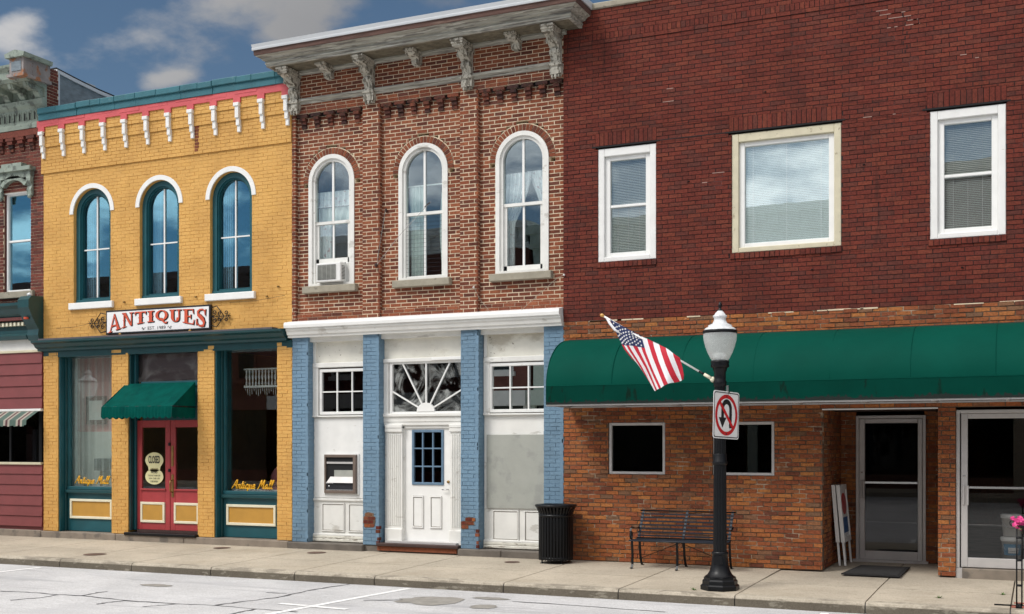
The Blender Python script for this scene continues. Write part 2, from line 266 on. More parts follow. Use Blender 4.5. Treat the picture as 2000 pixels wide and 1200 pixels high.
# ------------------------------------------------------------------ object helpers
def tag(o, label=None, cat=None, group=None, kind=None):
    for k, v in (('label', label), ('category', cat), ('group', group), ('kind', kind)):
        if v: o[k] = v
    return o
def thing(name, loc, label, cat, group=None):
    o = bpy.data.objects.new(name, None); COL.objects.link(o); o.location = loc; o.empty_display_size = .2
    o['base'] = 0; del o['base']
    return tag(o, label, cat, group)
def copy_tree(o, parent=None):
    c = o.copy(); COL.objects.link(c); c.parent = parent
    for ch in [k for k in bpy.data.objects if k.parent is o]: copy_tree(ch, c)
    return c
class MB:
    def __init__(s): s.v = []; s.f = []; s.m = []; s.mats = []; s.sm = []
    def mi(s, mat):
        if mat not in s.mats: s.mats.append(mat)
        return s.mats.index(mat)
    def face(s, pts, mat, smooth=False):
        b = len(s.v); s.v += [tuple(p) for p in pts]; s.f.append(tuple(range(b, b+len(pts)))); s.m.append(s.mi(mat)); s.sm.append(smooth)
    def mesh(s, verts, faces, mat, smooth=False):
        b = len(s.v); s.v += [tuple(p) for p in verts]; k = s.mi(mat)
        for f in faces: s.f.append(tuple(i+b for i in f)); s.m.append(k); s.sm.append(smooth)
    def box(s, x0, x1, y0, y1, z0, z1, mat, rot=None, org=None):
        vs = [Vector((x, y, z)) for x in (x0, x1) for y in (y0, y1) for z in (z0, z1)]
        if rot is not None: vs = [rot @ (v-Vector(org)) + Vector(org) for v in vs]
        s.mesh(vs, [(0, 1, 3, 2), (4, 6, 7, 5), (0, 4, 5, 1), (2, 3, 7, 6), (0, 2, 6, 4), (1, 5, 7, 3)], mat)
    def bbox(s, x0, x1, y0, y1, z0, z1, mat, b=.006):
        """box with chamfered vertical/horizontal front edges (front = -y)"""
        pts = [(x0, z0), (x1, z0), (x1, z1), (x0, z1)]
        ins = [(x0+b, z0+b), (x1-b, z0+b), (x1-b, z1-b), (x0+b, z1-b)]
        vs = [(x, y1, z) for x, z in pts]+[(x, y0+b, z) for x, z in pts]+[(x, y0, z) for x, z in ins]
        f = [(8, 9, 10, 11), (0, 3, 2, 1)]
        for i in range(4):
            j = (i+1) % 4; f += [(i, j, j+4, i+4), (i+4, j+4, j+8, i+8)]
        s.mesh(vs, f, mat)
    def prism(s, poly, y0, y1, mat, axis='y', smooth=False):
        """extrude a 2D polygon; axis y: poly=(x,z); axis x: poly=(y,z); axis z: poly=(x,y)"""
        def P(p, d):
            return {'y': (p[0], d, p[1]), 'x': (d, p[0], p[1]), 'z': (p[0], p[1], d)}[axis]
        n = len(poly)
        tris = tessellate_polygon([[Vector((p[0], p[1], 0)) for p in poly]])
        s.mesh([P(p, y0) for p in poly]+[P(p, y1) for p in poly], [tuple(t) for t in tris]+[tuple(i+n for i in t[::-1]) for t in tris], mat)
        s.mesh([P(p, y0) for p in poly]+[P(p, y1) for p in poly], [(i, (i+1) % n, (i+1) % n+n, i+n) for i in range(n)], mat, smooth)
    def sheet(s, poly, y, mat):
        tris = tessellate_polygon([[Vector((p[0], p[1], 0)) for p in poly]])
        s.mesh([(p[0], y, p[1]) for p in poly], [tuple(t) for t in tris], mat)
    def zsheet(s, poly, z, mat):
        tris = tessellate_polygon([[Vector((p[0], p[1], 0)) for p in poly]])
        zz = z if callable(z) else (lambda x, y: z)
        s.mesh([(p[0], p[1], zz(p[0], p[1])) for p in poly], [tuple(t) for t in tris], mat)
    def tube(s, pts, r, mat, seg=8, closed=False, flat=None):
        pts = [Vector(p) for p in pts]; n = len(pts); vs = []
        rr = r if isinstance(r, (list, tuple)) else [r]*n
        up0 = None
        for i, p in enumerate(pts):
            a = pts[i-1] if (i > 0 or closed) else p; c = pts[(i+1) % n] if (i < n-1 or closed) else p
            d = (c-a).normalized() if (c-a).length > 1e-9 else Vector((0, 0, 1))
            if up0 is None: up0 = Vector((0, 0, 1)) if abs(d.z) < .9 else Vector((0, 1, 0))
            u = (up0 - d*up0.dot(d))
            if u.length < 1e-5: u = d.orthogonal()
            u.normalize(); v = d.cross(u); up0 = u
            for k in range(seg):
                an = 2*PI*k/seg
                fu, fv = (1, 1) if flat is None else flat
                vs.append(p+u*math.cos(an)*rr[i]*fu+v*math.sin(an)*rr[i]*fv)
        f = []
        for i in range(n if closed else n-1):
            j = (i+1) % n
            for k in range(seg):
                l = (k+1) % seg; f.append((i*seg+k, i*seg+l, j*seg+l, j*seg+k))
        if not closed: f += [tuple(range(seg))[::-1], tuple((n-1)*seg+k for k in range(seg))]
        s.mesh(vs, f, mat, seg > 5)
    def lathe(s, prof, mat, c=(0, 0, 0), seg=28, smooth=True, rot=0):
        vs = []; f = []
        for r, z in prof:
            for k in range(seg):
                a = 2*PI*k/seg+rot; vs.append((c[0]+r*math.cos(a), c[1]+r*math.sin(a), c[2]+z))
        for i in range(len(prof)-1):
            for k in range(seg):
                l = (k+1) % seg; f.append((i*seg+k, i*seg+l, (i+1)*seg+l, (i+1)*seg+k))
        s.mesh(vs, f, mat, smooth)
    def ring(s, xc, zs, r0, r1, y0, y1, mat, zb=None, n=20, a0=0, a1=PI):
        """arch band between radii r0<r1 (legs down to zb), from depth y0 to y1"""
        def path(r):
            p = [(xc+r*math.cos(a0+(a1-a0)*i/n), zs+r*math.sin(a0+(a1-a0)*i/n)) for i in range(n+1)]
            if zb is not None: p = [(xc+r, zb)]+p+[(xc-r, zb)]
            return p
        A, B = path(r0), path(r1); m = len(A)
        vs = [(x, y0, z) for x, z in A]+[(x, y0, z) for x, z in B]+[(x, y1, z) for x, z in A]+[(x, y1, z) for x, z in B]
        f = []
        for i in range(m-1):
            f += [(i, i+1, m+i+1, m+i), (2*m+i, 3*m+i, 3*m+i+1, 2*m+i+1), (i, 2*m+i, 2*m+i+1, i+1), (m+i, m+i+1, 3*m+i+1, 3*m+i)]
        for i in (0, m-1): f.append((i, m+i, 3*m+i, 2*m+i))
        s.mesh(vs, f, mat)
    def build(s, name, parent=None, local=False, label=None, kind=None):
        me = bpy.data.meshes.new(name); me.from_pydata(s.v, [], s.f)
        for m in s.mats: me.materials.append(m)
        me.polygons.foreach_set('material_index', s.m); me.polygons.foreach_set('use_smooth', s.sm); me.update()
        o = bpy.data.objects.new(name, me); COL.objects.link(o)
        if parent is not None:
            o.parent = parent
            if parent.type == 'EMPTY' and not local: o.location = -parent.location
        return tag(o, label, kind=kind)
def archpts(xc, zs, r, zb, n=24):
    return [(xc-r, zb), (xc+r, zb)]+[(xc+r*math.cos(PI*i/n), zs+r*math.sin(PI*i/n)) for i in range(n+1)]

# brick laying: real courses in a plane; holes = functions z0,z1 -> (xa, xb) or None
def rect(x0, x1, z0, z1):
    def h(a, b): return (x0, x1) if (b > z0+.0005 and a < z1-.0005) else None
    h.cuts = (z0, z1); return h
def arch(xc, zs, r, zb):
    def h(a, b):
        if b <= zb+.004 or a >= zs+r: return None
        w = r if a <= zs else math.sqrt(max(0, r*r-(a-zs)**2)); return (xc-w, xc+w)
    return h
def bricks(mb, x0, x1, z0, z1, y, bm, mm, holes=(), bw=.213, bh=.0667, gap=.010, out=.007, jit=.0015, depth=.16, axis='x', sgn=1, miss=0):
    """axis x: wall facing -y at depth y.  axis y: wall along Y facing +-x (sgn) at x=y"""
    def P(u, d, z): return (u, y+d, z) if axis == 'x' else (y-d*sgn, u, z)
    rows = max(1, round((z1-z0)/bh)); bh = (z1-z0)/rows
    cuts = sorted({c for h in holes for c in getattr(h, 'cuts', ())}); RW_ = []
    for r in range(rows):
        a = z0+r*bh; b = a+bh; e = [a]+[c for c in cuts if a+.006 < c < b-.006]+[b]
        rowj = random.uniform(-.012, .012)
        for s0, s1 in zip(e, e[1:]): RW_.append((r, s0, s1, s0 == a, s1 == b, rowj))
    for r, a, b, ga, gb, rowj in RW_:
        iv = [(x0, x1)]
        for h in holes:
            q = h(a, b)
            if q:
                nv = []
                for (p0, p1) in iv:
                    if q[1] <= p0 or q[0] >= p1: nv.append((p0, p1)); continue
                    if q[0] > p0: nv.append((p0, q[0]))
                    if q[1] < p1: nv.append((q[1], p1))
                iv = nv
        la = a+(gap/2 if ga else 0); lb = b-(gap/2 if gb else 0)
        for (p0, p1) in iv:
            if p1-p0 < .01: continue
            vs = [P(u, d, z) for u in (p0, p1) for d in (out, depth) for z in (a, b)]
            mb.mesh(vs, [(0, 1, 3, 2), (4, 6, 7, 5), (0, 4, 5, 1), (2, 3, 7, 6), (0, 2, 6, 4), (1, 5, 7, 3)], mm)
            k = math.floor((p0-(bw/2 if r % 2 else 0)-rowj)/bw)
            while True:
                u0 = k*bw+(bw/2 if r % 2 else 0)+rowj; u1 = u0+bw; k += 1
                if u0 >= p1: break
                u0 = max(u0+gap/2, p0); u1 = min(u1-gap/2, p1)
                if u1-u0 < .018: continue
                if miss and random.random() < miss: continue
                j = lambda: random.uniform(-jit, jit)
                q = [(u0+j(), la+j()), (u1+j(), la+j()), (u1+j(), lb+j()), (u0+j(), lb+j())]
                dd = j()*1.2
                q[0] = (max(q[0][0], p0), q[0][1]); q[3] = (max(q[3][0], p0), q[3][1])
                vs = [P(u, dd, z) for u, z in q]+[P(u, out+.02, z) for u, z in q]
                mb.mesh(vs, [(0, 1, 2, 3)]+[(i, i+4, (i+1) % 4+4, (i+1) % 4) for i in range(4)], bm)
def returns(mb, x, y0, y1, z0, z1, bm, mm, bh=.0667, gap=.012, out=.004):
    """narrow brick return facing +x, one brick per course"""
    rows = max(1, round((z1-z0)/bh)); bh = (z1-z0)/rows
    mb.box(x-.03, x+.001, y0+.003, y1, z0, z1, mm)
    for i in range(rows): mb.box(x-.02, x+out+random.uniform(-.001, .001), y0+.0005, y1-.001, z0+i*bh+gap/2, z0+(i+1)*bh-gap/2, bm)
def soldier(mb, x0, x1, z0, z1, y, bm, mm, pitch=.0735, gap=.010, depth=.05):
    n = max(1, round((x1-x0)/pitch)); p = (x1-x0)/n
    mb.box(x0+.002, x1-.002, y+.009, y+depth, z0+.002, z1-.002, mm)
    for i in range(n):
        j = random.uniform(-.003, .003)
        mb.box(x0+i*p+gap/2, x0+(i+1)*p-gap/2, y+j, y+depth-.01, z0+.003+j, z1-.003+j, bm)

# text helper: built-in vector font turned into a thin solid
def text(s, mat, name, parent, w=None, h=None, place=None, shear=0, bold=0, ext=.0012, warp=None):
    cu = bpy.data.curves.new('t', 'FONT'); cu.body = s; cu.size = 1; cu.extrude = .001; cu.shear = shear; cu.offset = bold
    cu.align_x = 'CENTER'; cu.resolution_u = 3
    ob = bpy.data.objects.new('t', cu); COL.objects.link(ob)
    dg = bpy.context.evaluated_depsgraph_get(); me = bpy.data.meshes.new_from_object(ob.evaluated_get(dg))
    bpy.data.objects.remove(ob); bpy.data.curves.remove(cu)
    xs = [v.co.x for v in me.vertices]; ys = [v.co.y for v in me.vertices]
    ax, bx, ay, by = min(xs), max(xs), min(ys), max(ys)
    sx = (w/(bx-ax)) if w else None; sy = (h/(by-ay)) if h else None
    sx = sx or sy; sy = sy or sx
    vs = []
    for v in me.vertices:
        u = (v.co.x-(ax+bx)/2)*sx; t = (v.co.y-(ay+by)/2)*sy; d = -ext if v.co.z > 0 else 0
        vs.append(place(u, t, d))
    mb = MB(); mb.mesh(vs, [tuple(p.vertices) for p in me.polygons], mat)
    bpy.data.meshes.remove(me)
    return mb.build(name, parent)

# ================================================================== GROUND
JX = [-22.0, -20.4, -18.6, -16.85, -15.15, -13.58, -11.96, -10.37, -8.95, -6.85, -5.15, -3.57, -1.95, -.31, 1.3, 2.9, 4.5, 6.1]
KY = -2.9
def wz(x, y): return -.005+.020*min(0, y)           # pavement falls gently to the kerb
m = MB()
m.box(-80, 30, .0, 14, -.5, -.03, CONC)
for a, b in zip([-80]+JX, JX+[30]):
    for (p, q) in ((-1.55, 2.2 if a > -4 else .1), (KY+.16, -1.55)):
        g = .009
        e = [(a+g, p+g), (b-g, p+g), (b-g, q-g), (a+g, q-g)]
        vs = [(x, y, wz(x, y)) for x, y in e]+[(x, y, -.25) for x, y in e]
        m.mesh(vs, [(0, 1, 2, 3)]+[(i, i+4, (i+1) % 4+4, (i+1) % 4) for i in range(4)], WALK)
m.box(-80, 30, KY+.17, 2.1, -.3, -.085, CONC)
tag(m.build('sidewalk'), kind='structure')
m = MB()
kt = wz(0, KY)
for a, b in zip([-80]+JX, JX+[30]):
    prof = [(KY+.158, kt+.004), (KY+.035, kt), (KY+.012, kt-.010), (KY, kt-.035), (KY-.008, kt-.125), (KY-.008, -.4), (KY+.158, -.4)]
    m.prism(prof, a+.007, b-.007, KERB, axis='x')
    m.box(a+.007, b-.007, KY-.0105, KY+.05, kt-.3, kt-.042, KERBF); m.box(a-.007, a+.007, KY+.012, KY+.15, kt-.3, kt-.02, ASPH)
tag(m.build('kerb'), kind='structure')
RZ = kt-.140
def rz(x, y): return RZ + .012*min(10, max(0, KY-y))*0
m = MB(); m.zsheet([(-80, KY+.05), (-80, -27.4), (30, -27.4), (30, KY+.05)], RZ, ROADM)
tag(m.build('road'), kind='structure')
m = MB(); m.zsheet([(-400, 400), (-400, -400), (400, -400), (400, 400)], -.6, CONC); tag(m.build('ground'), kind='structure')
m = MB(); m.box(-80, 30, -31.2, -27.4, -.4, -.02, WALK); tag(m.build('far_sidewalk'), kind='structure')

def gp(px, py, z=RZ):
    n = ((px-1000)*1030+2269**2)/2491.85; a = ((px-1000)-1030)*2269/2491.85; t = (EYE-z)/(py-870)
    return (a*t, n*t-DIST)
def strip(mb, pts, wds, z, mat):
    L = []; R = []
    for i, p in enumerate(pts):
        a = pts[max(0, i-1)]; b = pts[min(len(pts)-1, i+1)]
        dx_, dy_ = b[0]-a[0], b[1]-a[1]; l = math.hypot(dx_, dy_) or 1; nx, ny = -dy_/l, dx_/l
        h = (wds[i] if isinstance(wds, list) else wds)/2
        L.append((p[0]+nx*h, p[1]+ny*h)); R.append((p[0]-nx*h, p[1]-ny*h))
    for i in range(len(pts)-1):
        mb.face([(*L[i], z), (*R[i], z), (*R[i+1], z), (*L[i+1], z)], mat)
m = MB(); z = RZ+.004
strip(m, [(-8.30, -3.02), (-8.44, -4.3), (-8.58, -5.75), (-8.75, -7.6)], .10, z, LINEW)
strip(m, [(-9.05, -5.12), (-8.60, -5.16)], .10, z+.002, LINEW); strip(m, [(-8.58, -5.17), (-7.95, -5.22)], .10, z+.002, LINEW)
strip(m, [(-15.42, -3.05), (-15.47, -3.9), (-15.6, -5.6)], .10, z, LINEW)
strip(m, [(-2.4, -3.05), (-2.5, -5.6)], .10, z, LINEW)
tag(m.build('parking_line'), kind='structure')
def wig(a, b, n=9, amp=.05):
    o = []
    for i in range(n+1):
        t = i/n; k = amp if 0 < i < n else 0
        o.append((a[0]+(b[0]-a[0])*t+random.uniform(-k, k), a[1]+(b[1]-a[1])*t+random.uniform(-k, k)))
    return o
m = MB()
cr = [[(0, 1155), (50, 1157), (115, 1162), (160, 1164), (250, 1174), (345, 1180), (420, 1183), (500, 1190), (580, 1196)],
      [(420, 1183), (470, 1176), (540, 1168), (575, 1160), (620, 1151), (660, 1145), (710, 1137)],
      [(115, 1162), (80, 1168), (20, 1173)], [(160, 1164), (190, 1158), (210, 1156)], [(250, 1174), (210, 1177), (190, 1181)],
      [(345, 1180), (310, 1183), (280, 1186)], [(1000, 1175), (1120, 1183), (1300, 1196)], [(500, 1190), (470, 1196), (440, 1204)],
      [(710, 1174), (790, 1172), (840, 1173)], [(560, 1160), (520, 1158)]]
for c in cr:
    pts = [gp(*p) for p in c]; full = []
    for a, b in zip(pts, pts[1:]): full += wig(a, b, 5, .022)[:-1]
    full.append(pts[-1])
    strip(m, full, [random.uniform(.02, .065) for _ in full], RZ+.003, ASPH)
tag(m.build('road_crack'), kind='structure')
def blob(mb, px, py, w_, h_, z, mat, n=22, ir=.18, mb_rot=0):
    cx_, cy_ = gp(px, py); pts = []
    for i in range(n):
        a = 2*PI*i/n; r = 1+random.uniform(-ir, ir); pts.append((cx_+w_*r*math.cos(a), cy_+h_*r*math.sin(a)))
    mb.zsheet(pts, z, mat)
m = MB(); blob(m, 845, 1174, .46, .40, RZ+.005, PATCH); blob(m, 960, 1170, .26, .12, RZ+.006, PATCH); blob(m, 305, 1144, .28, .13, RZ+.005, PATCH, ir=.12); blob(m, 945, 1186, .18, .18, RZ+.005, PATCH)
tag(m.build('asphalt_patch'), kind='structure')
# little covers, scuffs and weeds on the pavement
for (x, y, r, lb) in ((-13.65, -.5, .16, 'flat rusty round cover in the pavement by the yellow building'), (-11.55, -.55, .17, 'flat rusty round cover in the pavement before the left blue pier'), (-7.75, -.62, .13, 'flat rusty cover in the pavement left of the litter bin'), (-15.1, -2.15, .2, 'rust ringed cover in the pavement near the kerb, far left')):
    m = MB(); m.lathe([(0.001, .004), (r*.9, .004), (r, 0)], M('rusty_cover', (.12, .07, .05), .8, .3), (x, y, wz(x, y)+.003), 20)
    tag(m.build('utility_cover'), lb, 'utility cover', 'covers in the pavement')
for (x, y, n, lb) in ((-1.15, -2.2, 26, 'weed tuft growing from the pavement joint before the shop doors'), (-.42, -1.62, 16, 'weed tuft beside the flower stand foot'), (-4.18, -2.62, 14, 'weed tuft at the foot of the street lamp')):
    m = MB()
    for i in range(n):
        a = random.uniform(0, 2*PI); r = random.uniform(.02, .11); h = random.uniform(.01, .04); z0 = wz(x, y)
        c, s_ = math.cos(a), math.sin(a)
        m.face([(x+c*.01-s_*.008, y+s_*.01+c*.008, z0), (x+c*.01+s_*.008, y+s_*.01-c*.008, z0), (x+c*r, y+s_*r*.6, z0+h)], LEAFG)
    tag(m.build('weed'), lb, 'weed', 'weeds in the pavement')

# ================================================================== LEFT BRICK BUILDING (cut by the frame)
LB = thing('brick_building', (-21.3, 0, 0), 'dark brick building with ornate grey green metal cornice, left of the yellow building', 'building')
LX0, LX1 = -24.0, -18.58
LW = [(-19.31, .385, 5.05, 7.12), (-21.3, .385, 5.05, 7.12), (-23.2, .385, 5.05, 7.12)]
m = MB()
bricks(m, LX0, LX1-.0, 4.80, 8.72, 0, LEFT_B, MORT_MID, [rect(c-r, c+r, a, b) for c, r, a, b in LW])
m.box(LX0, LX1, .02, .3, 8.72, 9.60, LEFT_B)
bricks(m, -18.62, LX1+.06, 8.72, 9.62, -.004, LEFT_B, MORT_MID)
bricks(m, .02, .34, 8.70, 9.62, LX1+.065, LEFT_B, MORT_MID, axis='y')
for c, r, a, b in LW:
    for sx in (-1, 1): m.box(c+sx*r-(.02 if sx > 0 else 0), c+sx*r+(0 if sx > 0 else .02), .03, .3, a, b, LEFT_B)
m.build('wall', LB)
m = MB()   # corbel teeth
x = LX0+.1
while x < LX1-.05:
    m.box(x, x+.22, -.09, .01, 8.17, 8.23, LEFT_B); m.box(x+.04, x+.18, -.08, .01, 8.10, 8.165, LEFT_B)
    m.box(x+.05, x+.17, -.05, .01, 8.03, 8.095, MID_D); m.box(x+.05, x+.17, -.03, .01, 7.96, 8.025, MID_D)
    x += .29
m.box(LX0, LX1, -.09, .01, 8.235, 8.36, LEFT_B)
m.build('brick_corbels', LB)
m = MB()   # big sheet-metal cornice
prof = [(.0, 8.38), (-.08, 8.38), (-.09, 8.46), (-.05, 8.50), (-.06, 8.78), (-.12, 8.84), (-.14, 8.94), (-.05, 8.98), (-.05, 9.16), (-.50, 9.20), (-.55, 9.26), (-.55, 9.40), (-.62, 9.47), (-.63, 9.52), (0, 9.56)]
m.prism(prof, LX0, -18.48, GREENG, axis='x')
for i in range(38):
    x = -18.60-.14*i
    if x > LX0+.2:
        m.ring(x, 8.70, .032, .048, -.075, -.055, GREENG, zb=8.55, n=6); m.box(x-.02, x+.02, -.062, -.05, 8.56, 8.7, DARK)
m.build('cornice', LB)
cor = [o for o in LB.children if o.name.startswith('cornice')][0]
for i in range(10):
    x = -18.60-.42*i
    m = MB(); e = [(-.02, 8.94), (-.10, 8.96), (-.16, 9.02), (-.20, 9.08), (-.30, 9.06), (-.42, 9.10), (-.46, 9.19), (-.02, 9.19)]
    m.prism(e, x-.07, x+.07, GREENG, axis='x'); m.prism([(p[0]*1.06, p[1]+.01) for p in e[:-1]]+[(-.02, 9.18)], x-.03, x+.03, GREENG, axis='x')
    m.build('bracket', cor)
m = MB()   # end block on top of the cornice
m.box(-18.82, -18.44, -.64, .05, 9.30, 9.62, RUSTY); m.box(-18.86, -18.40, -.68, .05, 9.24, 9.30, RUSTY)
m.prism([(-18.88, 9.62), (-18.38, 9.62), (-18.36, 9.70), (-18.60, 9.76), (-18.66, 9.76), (-18.90, 9.70)], -.70, .05, GREENG)
m.box(-18.76, -18.50, -.65, -.64, 9.36, 9.55, SLATE)
m.build('corner_block', LB)
m = MB()
sag = [(.34, 9.66), (.9, 9.60), (1.5, 9.55), (2.1, 9.53), (2.5, 9.54)]
m.prism([(.34, 8.3)]+sag+[(2.5, 8.3)], LX1-.3, LX1, SLATE, axis='x'); m.build('parapet_side', LB)
m = MB()
m.prism([(p[0], p[1]-.06) for p in sag]+[(p[0], p[1]+.01) for p in sag[::-1]], LX1-.33, LX1+.03, FLASH, axis='x')
m.prism([(p[0], p[1]+.011) for p in sag]+[(p[0], p[1]+.05) for p in sag[::-1]], LX1-.30, LX1+.01, DARK, axis='x')
m.box(LX1+.002, LX1+.025, .34, .42, 8.4, 9.60, FLASH); m.box(LX1-.2, LX1-.05, 1.25, 1.5, 9.56, 9.66, FLASH)
m.build('white_edge_trim', LB)
m = MB(); m.box(LX0, LX1-.02, .35, 12, 7.9, 8.0, SLATE); m.box(LX0, LX1-.02, 11.9, 12, 0, 8, LEFT_B); m.box(LX0, LX0+.1, .3, 12, 0, 8.7, LEFT_B); m.box(LX1-.1, LX1-.01, 2.52, 12, 0, 8.6, LEFT_B); m.box(LX0, LX1, .35, 12, 4.2, 4.3, ROOM)
m.build('roof', LB)
def dh_window(par, name, x0, x1, z0, z1, y, fr=.05, rail=None, frame=WHITE2, glass=G_MID, vm=False, archtop=None):
    """rectangular sash window: frame mesh child, pane sub-part"""
    m = MB()
    m.bbox(x0, x0+fr, y, y+.10, z0, z1, frame); m.bbox(x1-fr, x1, y, y+.10, z0, z1, frame)
    m.bbox(x0+fr, x1-fr, y+.001, y+.10, z1-fr, z1, frame); m.bbox(x0+fr, x1-fr, y-.01, y+.10, z0, z0+fr, frame)
    if rail: m.bbox(x0+fr, x1-fr, y+.02, y+.08, rail-.022, rail+.022, frame)
    if vm: m.box((x0+x1)/2-.012, (x0+x1)/2+.012, y+.04, y+.075, z0+fr, z1-fr, frame)
    f = m.build(name, par)
    g = MB(); g.box(x0+fr-.002, x1-fr+.002, y+.055, y+.058, z0+fr-.002, z1-fr+.002, glass); g.build('pane', f)
    return f
for i, (c, r, a, b) in enumerate(LW):
    f = dh_window(LB, 'window', c-r+.02, c+r-.02, a, b, .06, .05, 6.12, glass=G_YEL)
    m = MB(); m.prism([(c-r, 7.10), (c+r, 7.10), (c+r, 7.17), (c+.2, 7.27), (c, 7.30), (c-.2, 7.27), (c-r, 7.17)], .02, .2, WHITE2); m.build('arch_panel', f)
    m = MB(); m.bbox(c-.50, c+.50, -.07, .25, a-.13, a, STONE); m.build('sill', f)
    m = MB()
    hp = [(c-.52, 7.52), (c-.52, 7.60), (c-.28, 7.60), (c-.28, 7.68), (c+.28, 7.68), (c+.28, 7.60), (c+.52, 7.60), (c+.52, 7.52)]
    m.prism(hp, -.16, .02, GREENG); m.prism([(c-.47, 7.38), (c+.47, 7.38), (c+.49, 7.52), (c-.49, 7.52)], -.10, .02, GREENG)
    m.ring(c, 6.95, .40, .49, -.10, .02, GREENG, n=14, a0=.72, a1=PI-.72)
    for sx in (-1, 1):
        m.prism([(-.02, 7.0), (-.07, 7.02), (-.09, 7.12), (-.06, 7.2), (-.11, 7.30), (-.10, 7.40), (-.02, 7.40)], c+sx*.42-.06, c+sx*.42+.06, GREENG, axis='x')
        m.lathe([(.001, -.06), (.05, -.03), (.035, .02), (.001, .05)], GREENG, (c+sx*.42, -.06, 7.0), 8)
    for k in range(5): m.lathe([(.001, -.02), (.02, 0), (.001, .02)], GREENG, (c+(k-2)*.05, -.10, 7.44), 6)
    m.build('window_hood', f)
# storefront of the left building
m = MB()
m.box(LX0, -18.62, -.02, .3, 4.05, 4.80, TEALD)
m.prism([(0, 4.50), (-.14, 4.50), (-.20, 4.56), (-.26, 4.66), (-.33, 4.72), (-.33, 4.78), (0, 4.81)], LX0, -18.92, TEALD, axis='x')
m.prism([(0, 4.05), (-.12, 4.05), (-.15, 4.12), (-.08, 4.17), (-.08, 4.24), (0, 4.24)], LX0, -18.9, TEALD, axis='x')
m.box(LX0, -18.92, -.17, 0, 4.44, 4.50, M('maroon_band', (.16, .04, .035), .5))
x = LX0
while x < -18.98: m.box(x, x+.055, -.13, 0, 4.33, 4.40, CREAM); x += .11
m.box(LX0, -18.62, .0, .25, 3.80, 4.05, AGEW); m.bbox(LX0, -18.61, -.04, .05, 3.78, 3.83, CREAM2)
m.build('storefront_cornice', LB)
m = MB()
e = [(.0, 4.00), (-.10, 4.02), (-.14, 4.12), (-.12, 4.24), (-.20, 4.34), (-.30, 4.50), (-.38, 4.66), (-.38, 4.82), (-.30, 4.90), (0, 4.92)]
m.prism(e, -18.88, -18.58, TEALD, axis='x'); m.lathe([(.001, -.05), (.05, -.03), (.06, .02), (.001, .06)], FLASH, (-18.74, -.2, 4.93), 12)
m.lathe([(.05, -.02), (.05, .02)], RUST, (-18.73, -.30, 4.45), 8)
m.build('console_bracket', LB)
m = MB()
for (a, b) in ((.20, 1.49), (2.62, 3.79)):
    k = round((b-a)/.215); hgt = (b-a)/k
    for i in range(k):
        z0 = a+i*hgt
        m.prism([(.02, z0), (-.028, z0+.004), (-.006, z0+hgt), (.02, z0+hgt)], LX0, -18.60, SIDING, axis='x')
m.box(LX0, -18.60, .02, .2, .13, 1.49, SIDING); m.box(LX0, -18.60, .02, .2, 2.60, 3.80, SIDING)
m.build('maroon_siding', LB)
f = MB(); f.bbox(LX0, -18.60, -.05, .1, 1.47, 1.52, CREAM2); f.bbox(LX0, -18.60, -.05, .1, 2.57, 2.62, WHITE); f.box(-18.68, -18.60, -.02, .1, 1.52, 2.57, BLACK); f.box(-19.55, -19.50, .02, .1, 1.52, 2.57, BLACK); f.box(-20.9, -20.84, .02, .1, 1.52, 2.57, BLACK)
f = f.build('strip_window', LB)
g = MB(); g.box(LX0, -18.68, .05, .054, 1.52, 2.57, G_DARK); g.build('pane', f)
m = MB(); cols = [M('awning_stripe_green', (.07, .115, .095), .85, .05), M('awning_stripe_cream', (.34, .31, .26), .85, .05), M('awning_stripe_maroon', (.10, .04, .045), .85, .05)]
seq = [0, 0, 1, 2, 1, 0]; x = -18.66; i = 0
while x > LX0+.1:
    c = cols[seq[i % 6]]; d = .058
    zt, zm = 2.565, 2.38; k = .03*abs(math.sin(i*PI/3.2))
    m.mesh([(x-d, -.06, zt), (x, -.06, zt), (x, -.36, zm), (x-d, -.36, zm), (x-d, -.37, zm-.10-k), (x, -.37, zm-.10-k)], [(0, 3, 2, 1), (3, 4, 5, 2)], c); x -= d; i += 1
m.build('striped_awning', LB)
m = MB(); m.box(-19.0, -18.9, .12, .16, 1.55, 2.2, WHITE); m.box(-19.6, -18.75, .5, .55, 1.5, 2.1, GREYB); m.build('window_display', LB)

# ================================================================== YELLOW ANTIQUES BUILDING
YB = thing('painted_brick_building', (-15.5, 0, 0), 'yellow painted brick two storey shop with teal windows and red and teal parapet', 'building')
Y0, Y1 = -18.57, -12.46
YC = [-17.27, -15.555, -13.84]; YR, YZS, YZB = .487, 6.53, 4.735
m = MB()
holes = [arch(c, YZS, YR, YZB) for c in YC]
bricks(m, Y0, Y1, 3.98, 7.42, 0, YEL_B, MORT_YEL, holes, gap=.008, depth=.2, jit=.0022, out=.0045)
bricks(m, Y0-.04, Y1, 7.42, 7.95, -.028, YEL_B, MORT_YEL, gap=.008, depth=.2)
bricks(m, Y0-.05, Y1, 7.95, 8.16, -.052, YEL_B, MORT_YEL, gap=.008, depth=.2)
bricks(m, Y0-.06, Y1, 8.16, 8.36, -.07, YEL_B, MORT_YEL, gap=.008, depth=.2)
for c in YC:
    m.ring(c, YZS, YR-.001, YR+.03, .004, .20, YEL_B, zb=YZB)
m.box(Y0-.0, Y0+.25, .2, 12, 0, 8.0, YEL_B); m.box(Y1-.25, Y1, .2, 12, 0, 8.0, YEL_B)
m.build('wall', YB)
m = MB()   # patch of bare brick
for i in range(8):
    z = 7.47+i*.062; m.box(-14.66+random.uniform(-.01, .01), -14.59+random.uniform(-.01, .03), -.0335, -.02, z, z+.048, MID_B)
m.build('bare_brick_patch', YB)
m = MB()   # red band with tabs
XB = [-18.53+.5455*i for i in range(12)]
